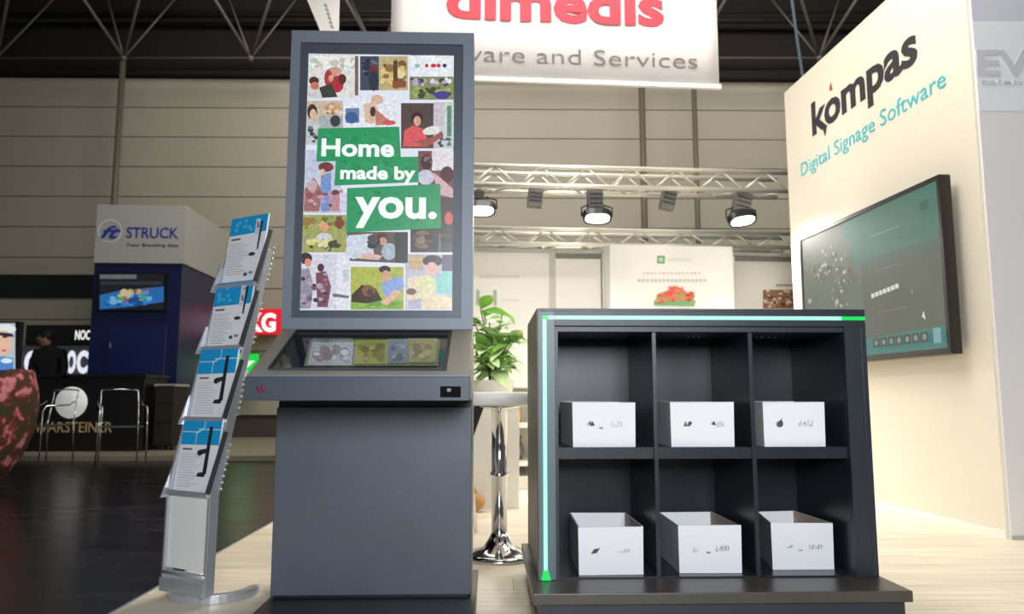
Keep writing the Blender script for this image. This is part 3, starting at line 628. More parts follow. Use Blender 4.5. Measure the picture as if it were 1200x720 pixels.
A.build('screen_image', art_mat('tv_image_reflection', 0.8, 0.6), scn)

# ================================================================ HANGING BANNERS
BN = Fr(0, 5.1, 4.5)
bx0 = BN.y(458, 40, 0)[0]; bx1 = BN.y(843, 100, 0)[0]; bz0 = BN.y(843, 103, 0)[1]
bn = thing('hanging_banner', 'wide white hanging banner with red word and grey line of lettering', 'banner', (0, 5.1, 0), 4.5)
bm = bmesh.new(); n = 24; rowsv = []
for i in range(n + 1):
    x = bx0 + (bx1 - bx0) * i / n; dyy = 0.006 * math.sin(i * 0.9)
    rowsv.append([bm.verts.new((x, dyy * (1 - j / 3), bz0 + 0.02 + 1.15 * j / 3)) for j in range(4)])
for A1, B1 in zip(rowsv, rowsv[1:]):
    for j in range(3): bm.faces.new((A1[j], B1[j], B1[j + 1], A1[j + 1])).smooth = True
o = obj('cloth', bm, M_fabric, bn); md = o.modifiers.new('thick', 'SOLIDIFY'); md.thickness = 0.002
box('bottom_rail', bx0 - 0.01, bx1 + 0.012, -0.016, 0.014, bz0 - 0.012, bz0 + 0.022, M_fabric, bn, 0.004)
box('top_rail', bx0 - 0.01, bx1 + 0.012, -0.016, 0.014, bz0 + 1.16, bz0 + 1.19, M_alu, bn, 0.004)
bmf = lambda u, v, w: Vector((u, -0.009 - w, v))
u0, v0 = BN.y(523, 24, 0); u1, v1 = BN.y(778, 26, 0)
lettering('dimedis', M_red, bn, bmf, u0, u1, (v0 + v1) / 2, 0.215, 0.035)
u0, v0 = BN.y(476, 72, 0); u1, v1 = BN.y(817, 79, 0)
lettering('Software and Services', M_greyprint, bn, bmf, u0, u1, (v0 + v1) / 2 , 0.09, -0.012)
for x in (bx0 + 0.3, bx1 - 0.3):
    bm = bmesh.new(); bm_tube(bm, (x, 0, bz0 + 1.18), (x, 0, 9.5), 0.003, 6); obj('suspension_wire', bm, M_darksteel, bn)
# smaller hanging flag seen nearly edge-on
FL = Fr(0, 6.2, 0)
a = FL.y(375, 36, 0); b = FL.y(397, 36, 0); c = FL.y(398, 0, 0); d = FL.y(360, 0, 0)
fg = thing('hanging_flag', 'narrow cream hanging flag tapering down behind the kiosk top', 'flag', (a[0], 6.2, 0), 0)
sx = (d[0] - a[0]) / (d[1] - a[1])
bm = bmesh.new(); zt_ = d[1] + 0.5; zl = a[1] - 0.12
prism(bm, [(sx * (zl - a[1]), zl), (b[0] - a[0], zl), (c[0] - a[0], zt_), (sx * (zt_ - a[1]), zt_)], 'y', 0, 0.004)
fo = obj('cloth', bm, M_fabric, fg)
A = Art(lambda u, v, k: Vector((u, -k, v)), 0.0001, 0.001)
for k in range(6):
    px, py = 381 + k * 1.5, 6 + k * 5; q = FL.y(px, py, 0); A.ell(q[0] - a[0], q[1], 0.012, 0.017, (150, 146, 138), 0, 6); A.ell(q[0] - a[0] + 0.014, q[1] - 0.012, 0.006, 0.012, (110, 106, 100), 0, 6)
A.build('flag_print', M_print, fo)
bm = bmesh.new(); bm_tube(bm, (0.02, 0.002, zt_), (0.02, 0.002, 9.5), 0.003, 6); obj('suspension_wire', bm, M_darksteel, fg)

# ================================================================ HALL ROOF SPACE FRAME
sf = thing('space_frame', 'dark ceiling space frame of thin steel tubes and ball nodes', 'roof truss', (0, 12.0, 0), 0)
FZ = Fr(0, 12.0, 0)
def chord(px, py, dd): return FZ.y(px, py, dd)
zc = chord(145, 68, 0)[1]
nodes = [chord(px, 68, 0)[0] for px in (-153, -4, 145, 294, 443, 592)] + [chord(px, 71, 0)[0] for px in (662, 811, 960, 1109, 1258)]
nu = [x for x in nodes]
box_ = bmesh.new(); bm_tube(box_, (nodes[0], 0, zc), (nodes[-1], 0, zc), 0.018, 8); obj('bottom_chord', box_, M_steel, sf)
for x in nodes:
    bm = bmesh.new(); bm_ell(bm, (x, 0, zc), 0.055, 0.055, 0.055, None, 10, 7); obj('node', bm, M_steel, sf)
    for sxx in (-1, 1):
        for syy in (-1, 0.55):
            bm = bmesh.new(); bm_tube(bm, (x, 0, zc), (x + sxx * (1.02 if syy < 0 else 0.8), syy * 1.1, zc + 1.75), 0.028 if syy < 0 else 0.018, 7); obj('diagonal', bm, M_steel, sf)
bm = bmesh.new(); bm_tube(bm, (-14, -1.1, zc + 1.75), (14, -1.1, zc + 1.75), 0.03, 7); bm_tube(bm, (-14, 0.6, zc + 1.75), (14, 0.6, zc + 1.75), 0.03, 7); obj('top_chord', bm, M_steel, sf)
pz = thing('roof_pipe', 'upper horizontal pipe in front of the dark hall roof', 'pipe', (0, 12.7, 0), 0, None)
FP = Fr(0, 12.7, 0)
bm = bmesh.new(); zz = FP.y(600, 24, 0)[1]; bm_tube(bm, (-14, 0, zz), (14, 0, zz), 0.055, 10); obj('tube', bm, M_darksteel, pz)
pz = thing('roof_pipe', 'thinner horizontal pipe just above the upper roof pipe', 'pipe', (0, 12.75, 0), 0, None)
bm = bmesh.new(); zz = FP.y(600, 12, 0)[1]; bm_tube(bm, (-14, 0, zz), (14, 0, zz), 0.03, 8); obj('tube', bm, M_darksteel, pz)
pz = thing('roof_beam', 'flat dark beam under the space frame along the hall wall', 'beam', (0, 12.6, 0), 0, None)
FB = Fr(0, 12.6, 0)
za, zb_ = FB.y(600, 75, 0)[1], FB.y(600, 80, 0)[1]
box('beam_web', -15, 15, 0, 0.08, zb_, za, M_ceil, pz)
# vertical conduits
def conduit(px, ytop, ybot, D, w, label, ztop=None, zbot=0.06):
    f = Fr(0, D, 0); x = f.y(px, 200, 0)[0]; zt_ = ztop if ztop else f.y(px, ytop, 0)[1]
    t = thing('conduit_pipe', label, 'pipe', (x, D, 0), 0, None)
    bm = bmesh.new(); bm_tube(bm, (0, 0, zbot), (0, 0, zt_), w, 8); obj('tube', bm, mat('conduit_brown', rgb(108, 98, 84), 0.5), t)
conduit(136, 68, 300, 12.0, 0.05, 'vertical pipe running down the hall wall behind the blue booth', zc - 0.07)
conduit(754, 100, 300, 12.5, 0.055, 'vertical pipe on the hall wall, left one of the two under the white banner', zc + 1, HF)
conduit(816, 100, 300, 12.5, 0.045, 'vertical pipe on the hall wall, right one of the two under the white banner', zc + 1, HF)
# blue rope near the cream wall
f = Fr(0, 8.0, 0); p = f.y(928, 0, 0); q = f.y(941, 92, 0)
rp = thing('hanging_cable', 'thin blue-white cable hanging above the cream lettered wall', 'cable', (q[0], 8.0, 0), 0)
bm = bmesh.new(); bm_path(bm, [(0, 0, 3.0), (0, 0, q[1]), ((p[0] - q[0]) * 0.55, 0, (p[1] + q[1]) / 2), (p[0] - q[0], 0, p[1]), ((p[0] - q[0]) * 2.4, 0, 9.5)], 0.016, 6); obj('rope', bm, mat('blue_grey_cable', rgb(96, 116, 136), 0.5), rp)

# ================================================================ LIGHTING TRUSSES AND LAMPS
def truss(label, x0, x1, y, z0, z1, dep, step, deg):
    t = thing('lighting_truss', label, 'truss', (0, y, 0), deg)
    for yy in (0, dep):
        for zz in (z0, z1):
            bm = bmesh.new(); bm_tube(bm, (x0, yy, zz), (x1, yy, zz), 0.022, 8); obj('chord', bm, M_alu, t)
    x = x0; k = 0
    while x < x1 - 0.01:
        xe = min(x + step, x1)
        for yy in (0, dep):
            bm = bmesh.new(); bm_tube(bm, (x, yy, z0 if k % 2 else z1), (xe, yy, z1 if k % 2 else z0), 0.009, 6); obj('brace', bm, M_alu, t)
        bm = bmesh.new(); bm_tube(bm, (x, 0 if k % 2 else dep, z0), (xe, dep if k % 2 else 0, z0), 0.008, 6); obj('brace', bm, M_alu, t)
        x = xe; k += 1
    return t
T1 = Fr(0, 6.3, 4.5)
xa = T1.y(470, 200, 0)[0]; xb = T1.y(922, 200, 0)[0]
z1a = T1.y(650, 196, 0)[1]; z0a = T1.y(650, 218, 0)[1]
truss('upper aluminium lighting truss carrying the floodlights', xa, xb, 6.3, z0a, z1a, 0.22, 0.20, 4.5)
T2 = Fr(0, 6.75, 4.5)
xa2 = T2.y(470, 270, 0)[0]; xb2 = T2.y(928, 270, 0)[0]
z1b = T2.y(700, 270, 0)[1]; z0b = T2.y(700, 287, 0)[1]
truss('lower aluminium truss along the top of the white booth wall', xa2, xb2, 6.75, z0b, z1b, 0.20, 0.22, 4.5)
def gear_box(px, py0, py1, w, label, tilt, group='lamps and gear boxes under the upper truss', flood=None):
    x, zt_ = T1.y(px, py0, 0.1); _, zb2 = T1.y(px, py1, 0.1); h = zt_ - zb2
    a = R(4.5); wx = x * math.cos(a) - 0.1 * math.sin(a); wy = 6.3 + x * math.sin(a) + 0.1 * math.cos(a)
    t = thing('truss_lamp', label, 'lamp', (wx, wy, zb2), 4.5, group)
    m4 = Matrix.Rotation(R(tilt), 4, 'Y')
    bm = bmesh.new(); bm_box(bm, -w / 2, w / 2, -0.05, 0.05, 0, h, 0, m4); obj('gear_case', bm, M_gear, t, 0.006)
    top = m4 @ Vector((0, 0, h))
    bm = bmesh.new(); bm_box(bm, top.x - 0.025, top.x + 0.025, -0.02, 0.02, top.z - 0.005, z0a - zb2 - 0.018); obj('hook_clamp', bm, M_black, t, 0.003)
    for k in range(3):
        bm = bmesh.new(); bm_box(bm, -w / 2 + 0.012, w / 2 - 0.012, -0.053, -0.05, h * (0.25 + 0.22 * k), h * (0.31 + 0.22 * k), 0, m4); obj('cooling_fin', bm, M_darksteel, t)
    if flood is not None:
        # rounded reflector head hanging below, glass facing forward and down
        hx = flood; m5 = Matrix.Translation((hx, -0.03, -0.045)) @ Matrix.Rotation(R(-tilt * 0.6), 4, 'Y') @ Matrix.Rotation(R(58), 4, 'X')
        bm = bmesh.new(); n = 18; ringA = []; ringB = []; ringC = []
        for i in range(n):
            th = 2 * math.pi * i / n; cxx = math.copysign(abs(math.cos(th)) ** 0.7, math.cos(th)); syy = math.copysign(abs(math.sin(th)) ** 0.8, math.sin(th))
            ringA.append(bm.verts.new(m5 @ Vector((0.125 * cxx, -0.05, 0.075 * syy)))); ringB.append(bm.verts.new(m5 @ Vector((0.128 * cxx, 0.01, 0.078 * syy)))); ringC.append(bm.verts.new(m5 @ Vector((0.07 * cxx, 0.075, 0.045 * syy))))
        for P_, Q_ in ((ringA, ringB), (ringB, ringC)):
            for i in range(n): bm.faces.new((P_[i], P_[(i + 1) % n], Q_[(i + 1) % n], Q_[i]))
        bm.faces.new(ringC)
        hd = obj('reflector_head', bm, M_black, t)
        bm = bmesh.new(); vs = []
        for i in range(n):
            th = 2 * math.pi * i / n; cxx = math.copysign(abs(math.cos(th)) ** 0.7, math.cos(th)); syy = math.copysign(abs(math.sin(th)) ** 0.8, math.sin(th))
            vs.append(bm.verts.new(m5 @ Vector((0.108 * cxx, -0.046, 0.060 * syy))))
        bm.faces.new(vs); g_ = obj('lamp_glass', bm, M_lamp, hd)
        for s in (-1, 1):
            bm = bmesh.new(); bm_path(bm, [(hx + s * 0.135, -0.03, -0.06), (hx + s * 0.135, -0.03, 0.02), (hx * 0.5 + s * 0.05, -0.02, 0.05)], 0.007, 6); obj('yoke_arm', bm, M_black, t)
        l = bpy.data.lights.new('floodlight_beam', 'SPOT'); l.energy = 85; l.spot_size = R(125); l.spot_blend = 0.6; l.shadow_soft_size = 0.08; l.color = (1, 0.97, 0.9)
        lo = bpy.data.objects.new('floodlight_beam', l); COL.objects.link(lo); lo.location = (wx + hx, wy - 0.18, zb2 - 0.14)
        lo.rotation_euler = (Vector((wx + hx * 1, 5.2, 0)) - lo.location).to_track_quat('-Z', 'Y').to_euler()
    return t
gear_box(561, 224, 238, 0.10, 'floodlight under the upper truss, half hidden by the kiosk edge', 0, flood=0.02)
gear_box(626, 222, 243, 0.125, 'grey gear box on the upper truss, nearest to the kiosk', 5)
gear_box(697, 222, 247, 0.13, 'floodlight hanging upright at the middle of the upper truss', 0, flood=0.01)
gear_box(780, 222, 246, 0.125, 'grey gear box on the upper truss, between two floodlights', 12)
gear_box(866, 226, 250, 0.15, 'tilted floodlight hanging beside the cream lettered wall', 14, flood=0.0)

# ================================================================ WHITE BOOTH BACK WALL
BW = Fr(0, 6.9, 4.5)
bwp = bpy.data.objects.new('wall_booth', None); COL.objects.link(bwp); bwp.location = (0, 6.9, 0); bwp.rotation_euler = (0, 0, R(4.5)); struct(bwp)
X_ = lambda px, d=0: BW.y(px, 330, d)[0]
zt_ = z0b - 0.056; xr = X_(934) + 0.1
for (a, b, t_) in ((470, 644, zt_), (651, 704, zt_ - 0.05), (706, 862, zt_), (862, 934, zt_ - 0.05)):
    box('wall_panel', X_(a), X_(b) if b < 930 else xr, 0.0, 0.05, 0.0, t_, M_boothwall, bwp, 0.003)
box('wall_backing', X_(470), xr, 0.05, 0.09, 0, zt_, mat('booth_gap_grey', rgb(176, 170, 156), 0.6), bwp)
box('panel_post', X_(644), X_(651), -0.01, 0.05, 0, zt_, mat('panel_post_grey', rgb(200, 196, 186), 0.5), bwp)
box('cornice', X_(470), xr, -0.02, 0.09, zt_, zt_ + 0.03, M_greysign, bwp)
# projecting centre board with printed salad picture
ctr = thing('graphic_board', 'white projecting wall board with printed salad picture and green logo', 'board', (0, 6.9, 0), 4.5)
pd = -0.30
bc0 = BW.y(715, 330, pd)[0]; bc1 = BW.y(860, 330, pd)[0]; bct = BW.y(780, 288, pd)[1]
box('board', bc0, bc1, pd, -0.002, 0.0, bct, M_white, ctr, 0.003)
cmf = lambda px, py, k: Vector((BW.y(px, py, pd)[0], pd - 0.001 - k, BW.y(px, py, pd)[1]))
A = Art(cmf, 0.0002, 0.0005)
A.rect(770, 300, 779, 309, (112, 170, 120)); A.rect(772, 302, 777, 307, (196, 220, 196)); 
g = random.Random(2)
for k in range(10): A.rect(783 + k * 2.6, 303, 784.6 + k * 2.6, 306.5, (222, 224, 218))
for k in range(15):
    c = (226, 176, 160) if k % 4 == 1 else (206, 206, 202)
    A.rect(753 + k * 4.6, 319.5, 756 + k * 4.6, 321.5, c)
for k in range(17): A.rect(747 + k * 4.8, 327.5, 750.5 + k * 4.8, 330, (196, 196, 194))
A.poly([(766, 358), (766, 353), (780, 349), (806, 349), (815, 353), (813, 359)], (120, 172, 122))
A.poly([(768, 352), (770, 345), (782, 341), (790, 335), (798, 338), (806, 344), (814, 346), (812, 353)], (222, 120, 92))
for k in range(30):
    A.ell(g.uniform(770, 811), g.uniform(343, 354), g.uniform(1.5, 3.5), g.uniform(1.2, 2.4), g.choice([(226, 92, 72), (214, 150, 92), (232, 140, 112), (196, 84, 60), (140, 170, 96)]), 0, 7)
for k in range(8): A.ell(g.uniform(783, 799), g.uniform(337, 343), 2, 1.6, g.choice([(226, 100, 84), (230, 150, 130)]), 0, 7)
A.build('board_print', M_print, ctr)
A = Art(lambda px, py, k: Vector((BW.y(px, py, 0)[0], -0.001 - k, BW.y(px, py, 0)[1])), 0.0002, 0.0005)
A.rect(894, 340, 932, 362, (150, 110, 86))
for k in range(60): A.ell(g.uniform(896, 930), g.uniform(341, 360), 2.2, 1.6, g.choice([(96, 56, 40), (206, 170, 150), (120, 60, 48), (226, 206, 190), (176, 120, 84)]), 0, 6)
for k in range(7): A.rect(909 + k * 3, 333.5, 911 + k * 3, 336, (120, 116, 112))
A.build('food_print', M_print, bwp)
A = Art(lambda px, py, k: Vector((BW.y(px, py, 0)[0], -0.001 - k, BW.y(px, py, 0)[1])), 0.0002, 0.0005)
A.rect(558, 340, 562, 358, (170, 186, 160)); A.rect(578, 340, 582, 358, (170, 186, 160))
for k in range(14): A.rect(562 + k * 3.4, 323, 564.4 + k * 3.4, 325.5, (214, 208, 200))
for k in range(6): A.rect(588 + k * 3.4, 351, 590.4 + k * 3.4, 353, (220, 214, 206))
A.build('panel_print', M_print, bwp)

# ================================================================ BAR TABLE, PLANT, CHAIR, SIDEBOARD
def wpt(px, py, D): 
    f = Fr(0, D, 0); return f.y(px, py, 0)
TX = wpt(585, 655, 3.55)[0]
bt = thing('pedestal_table', 'white round table on a chrome column and chrome disc base', 'table', (TX, 3.55, 0), 0)
bm = bmesh.new(); bm_lathe(bm, [(0.0, 0.69), (0.25, 0.69), (0.265, 0.70), (0.265, 0.745), (0.26, 0.75), (0, 0.75)], n=40); obj('table_top', bm, M_white, bt)
bm = bmesh.new(); bm_lathe(bm, [(0.0, 0.02), (0.036, 0.02), (0.036, 0.36), (0.042, 0.365), (0.042, 0.38), (0.036, 0.385), (0.036, 0.67), (0.09, 0.68), (0.09, 0.69), (0, 0.69)], n=24); obj('column', bm, M_chrome, bt)
bm = bmesh.new(); bm_lathe(bm, [(0.0, 0.0), (0.165, 0.0), (0.17, 0.012), (0.14, 0.024), (0.075, 0.045), (0.045, 0.09), (0.036, 0.11), (0, 0.11)], n=36); obj('foot', bm, M_chrome, bt)
# sideboard behind
sb = thing('sideboard', 'low white open sideboard against the booth back wall', 'sideboard', (-0.35, 6.05, 0), 4.5)
for (z0, z1, nm) in ((0.0, 0.10, 'base_board'), (0.18, 0.22, 'shelf_board'), (0.48, 0.52, 'shelf_board'), (0.80, 0.84, 'top_board')):
    box(nm, -0.9, 1.3, 0.0, 0.42, z0, z1, M_white, sb, 0.003)
for x in (-0.9, 0.2, 1.28): box('upright', x, x + 0.03, 0.01, 0.42, 0.10, 0.80, M_white, sb)
box('rear_panel', -0.9, 1.3, 0.42, 0.44, 0.0, 0.84, M_boothwall, sb)
def on_board(name, px, z, label, cat, build):
    x = wpt(px, 500, 6.25)[0]; t = thing(name, label, cat, (x, 6.25, z), 4.5); build(t)
def bott(t):
    bm = bmesh.new(); bm_lathe(bm, [(0, 0), (0.05, 0), (0.055, 0.02), (0.055, 0.13), (0.025, 0.17), (0.022, 0.2), (0, 0.2)], n=16); obj('body', bm, M_yellow, t)
    bm = bmesh.new(); bm_lathe(bm, [(0, 0.2), (0.026, 0.2), (0.026, 0.235), (0, 0.235)], n=12); obj('cap', bm, mat('orange_cap', rgb(214, 96, 40), 0.5), t)
on_board('squeeze_bottle', 603, 0.52, 'yellow bottle on the white sideboard seen beside the shelf unit', 'bottle', bott)
def bowl(t):
    bm = bmesh.new(); bm_lathe(bm, [(0, 0), (0.06, 0), (0.12, 0.05), (0.14, 0.10), (0.13, 0.10), (0.11, 0.055), (0, 0.02)], n=20); obj('body', bm, M_chair, t)
on_board('dark_bowl', 571, 0.52, 'dark bowl on the white sideboard left of the chrome column', 'bowl', bowl)
def basket(t):
    bm = bmesh.new(); bm_box(bm, -0.45, -0.02, -0.14, 0.14, 0, 0.16); obj('body', bm, mat('grey_basket', rgb(110, 102, 96), 0.7), t, 0.008)
    bm = bmesh.new(); bm_box(bm, -0.47, 0.0, -0.15, 0.15, 0.16, 0.18); obj('rim', bm, M_chair, t, 0.004)
on_board('storage_basket', 584, 0.22, 'grey storage basket on the lower sideboard shelf behind the chrome column', 'basket', basket)
def crock(t):
    bm = bmesh.new(); bm_lathe(bm, [(0, 0), (0.07, 0), (0.085, 0.08), (0.06, 0.16), (0.07, 0.19), (0, 0.19)], n=18); obj('body', bm, mat('mottled_jar', rgb(120, 110, 104), 0.5, 0, 0, 1, 0.5, 30), t)
    bm = bmesh.new(); bm_tube(bm, (-0.03, 0, 0.18), (0.05, 0, 0.26), 0.006, 6); obj('utensil', bm, M_chair, t)
on_board('storage_jar', 602, 0.22, 'mottled grey jar on the lower sideboard shelf beside the shelf unit', 'jar', crock)
# white planter and plant on the sideboard end
px_ = wpt(577, 460, 5.2)[0]
pc = thing('display_plinth', 'white square plinth carrying the leafy plant', 'plinth', (px_, 5.2, 0), 4.5)
box('body', -0.17, 0.17, -0.17, 0.17, 0.0, 0.66, M_white, pc, 0.004); box('top_plate', -0.18, 0.18, -0.18, 0.18, 0.66, 0.68, M_white, pc, 0.003)
pl = thing('potted_plant', 'bushy green leafy plant in a white tub beside the kiosk', 'plant', (px_, 5.2, 0.68), 0)
bm = bmesh.new(); bm_lathe(bm, [(0, 0), (0.12, 0), (0.15, 0.15), (0.155, 0.16), (0.14, 0.16), (0.13, 0.14), (0, 0.14)], n=28); obj('tub', bm, M_white, pl)
def leaf_mesh(L_, Wd):
    bm = bmesh.new(); pr = []
    prof = [(0, 0.03), (0.15, 0.5), (0.4, 1.0), (0.65, 0.85), (0.85, 0.45), (1.0, 0.0)]
    for t_, w in prof:
        z_ = -0.35 * L_ * t_ * t_; pr.append([bm.verts.new((t_ * L_, -w * Wd, z_ + w * 0.012)), bm.verts.new((t_ * L_, 0, z_)), bm.verts.new((t_ * L_, w * Wd, z_ + w * 0.012))])
    for a_, b_ in zip(pr, pr[1:]):
        bm.faces.new((a_[0], b_[0], b_[1], a_[1])); bm.faces.new((a_[1], b_[1], b_[2], a_[2]))
    me = bpy.data.meshes.new('leaf'); bm.to_mesh(me); bm.free(); return me
lms = [leaf_mesh(0.19, 0.045), leaf_mesh(0.14, 0.04), leaf_mesh(0.23, 0.055)]
lms2 = []
for i, m_ in enumerate(lms):
    m_.materials.append(M_leaf); c_ = m_.copy(); c_.materials[0] = M_leaf2; lms2 += [m_, c_]
g = random.Random(12)
for s in range(15):
    az = g.uniform(0, 2 * math.pi); sp = g.uniform(0.03, 0.17); hh = g.uniform(0.18, 0.52)
    top = Vector((sp * math.cos(az), sp * math.sin(az), 0.14 + hh)); mid = Vector((sp * 0.3 * math.cos(az), sp * 0.3 * math.sin(az), 0.14 + hh * 0.5))
    bm = bmesh.new(); bm_path(bm, [(0.02 * math.cos(az), 0.02 * math.sin(az), 0.13), mid, top], 0.004, 5); obj('stem', bm, M_stem, pl)
    for k in range(9):
        t_ = 0.3 + 0.7 * k / 8; p_ = mid.lerp(top, (t_ - 0.5) * 2) if t_ > 0.5 else Vector((0, 0, 0.13)).lerp(mid, t_ * 2)
        o = bpy.data.objects.new('leaf', g.choice(lms2)); COL.objects.link(o); o.parent = pl; o.location = p_
        o.rotation_euler = (g.uniform(-0.5, 0.5), g.uniform(-0.9, 0.3), g.uniform(0, 6.28)); sc_ = g.uniform(0.7, 1.15); o.scale = (sc_,) * 3
# cantilever chair partly hidden behind the kiosk
ch = thing('visitor_chair', 'black chair with slanting back half hidden behind the kiosk', 'chair', (wpt(540, 560, 4.3)[0], 4.3, 0), 4.5)
bm = bmesh.new(); prism(bm, [(-0.16, 0.44), (0.22, 0.44), (0.22, 0.48), (-0.16, 0.48)], 'x', -0.22, 0.05); obj('seat', bm, M_chair, ch, 0.01)
bm = bmesh.new(); prism(bm, [(0.0, 0.46), (0.045, 0.46), (0.115, 0.66), (0.145, 0.73), (0.115, 0.735), (0.06, 0.66)], 'y', -0.2, 0.2); obj('backrest', bm, M_chair, ch, 0.006)
for s in (-1, 1):
    bm = bmesh.new(); bm_path(bm, [(-0.2, s * 0.18, 0.44), (-0.24, s * 0.2, 0.012)], 0.011, 8); obj('leg', bm, M_chrome, ch)
    bm = bmesh.new(); bm_path(bm, [(0.04, s * 0.18, 0.44), (0.08, s * 0.2, 0.012)], 0.011, 8); obj('leg', bm, M_chrome, ch)
bg_ = thing('leather_bag', 'small tan bag on the floor beside the kiosk edge', 'bag', (wpt(549, 600, 4.9)[0], 4.9, 0), 0)
bm = bmesh.new(); bm_ell(bm, (0, 0, 0.065), 0.11, 0.06, 0.065); obj('body', bm, M_tan, bg_)
bm = bmesh.new(); bm_path(bm, [(-0.05, 0, 0.12), (-0.03, 0, 0.16), (0.03, 0, 0.16), (0.05, 0, 0.12)], 0.006, 6); obj('handle', bm, M_tan, bg_)

# ================================================================ BROCHURE RACK
rk_deg = -30
RX, RY = -1.175, 2.80
rk = thing('brochure_rack', 'leaning aluminium brochure rack with zigzag trays beside the kiosk', 'rack', (RX, RY, 0), rk_deg)
RF = Fr(RX, RY, rk_deg)
hw = 0.116
# side rail profile in (y, z): vertical lower part then a backward lean
def rail_y(z): return 0.0 if z < 0.385 else (z - 0.385) * 0.222
for s in (-1, 1):
    bm = bmesh.new(); prism(bm, [(-0.012, 0.03), (0.028, 0.03), (0.032, 0.375), (rail_y(1.31) + 0.030, 1.31), (rail_y(1.31) + 0.004, 1.31), (-0.008, 0.395)], 'x', s * hw - 0.006, s * hw + 0.006)
    obj('side_rail', bm, M_rack, rk, 0.002)
bm = bmesh.new(); prism(bm, [(0.0, 0.11), (0.006, 0.11), (0.006, 0.37), (0.0, 0.37)], 'x', -hw + 0.008, hw - 0.008); plabel(obj('lower_panel', bm, M_acryl, rk), 'plain white lower panel')
for z in (0.095, 0.378):
    bm = bmesh.new(); bm_tube(bm, (-hw, -0.004, z), (hw, -0.004, z), 0.010, 10); obj('crossbar', bm, M_rack, rk)
# trays: tier k holds one brochure
tiers = [0.380, 0.645, 0.915, 1.165]
for z in tiers:
    y = rail_y(z)
    t_ = bmesh.new(); bm_box(t_, -hw + 0.006, hw - 0.006, y - 0.012, y + 0.035, z - 0.006, z); bm_box(t_, -hw + 0.006, hw - 0.006, y - 0.015, y - 0.012, z - 0.006, z + 0.010)
    obj('tray', t_, M_rack, rk)
    bm = bmesh.new(); d_ = math.atan(0.305)
    prism(bm, [(y - 0.03, z + 0.01), (y - 0.012, z + 0.005), (y + 0.055, z + 0.22), (y + 0.040, z + 0.225)], 'x', hw + 0.006, hw + 0.011); obj('tray_side', bm, M_rackdark, rk)
    bm = bmesh.new(); prism(bm, [(y - 0.03, z - 0.02), (y - 0.005, z - 0.02), (y + 0.030, z + 0.09), (y + 0.013, z + 0.09)], 'x', -hw - 0.010, -hw - 0.005); obj('tray_side', bm, M_rack, rk)
    for k in range(8):
        zz = z + 0.02 + k * 0.022; bm = bmesh.new(); bm_ell(bm, (hw + 0.012, rail_y(zz) + 0.032, zz), 0.004, 0.005, 0.006, None, 6, 4); obj('tray_notch', bm, M_chrome, rk)
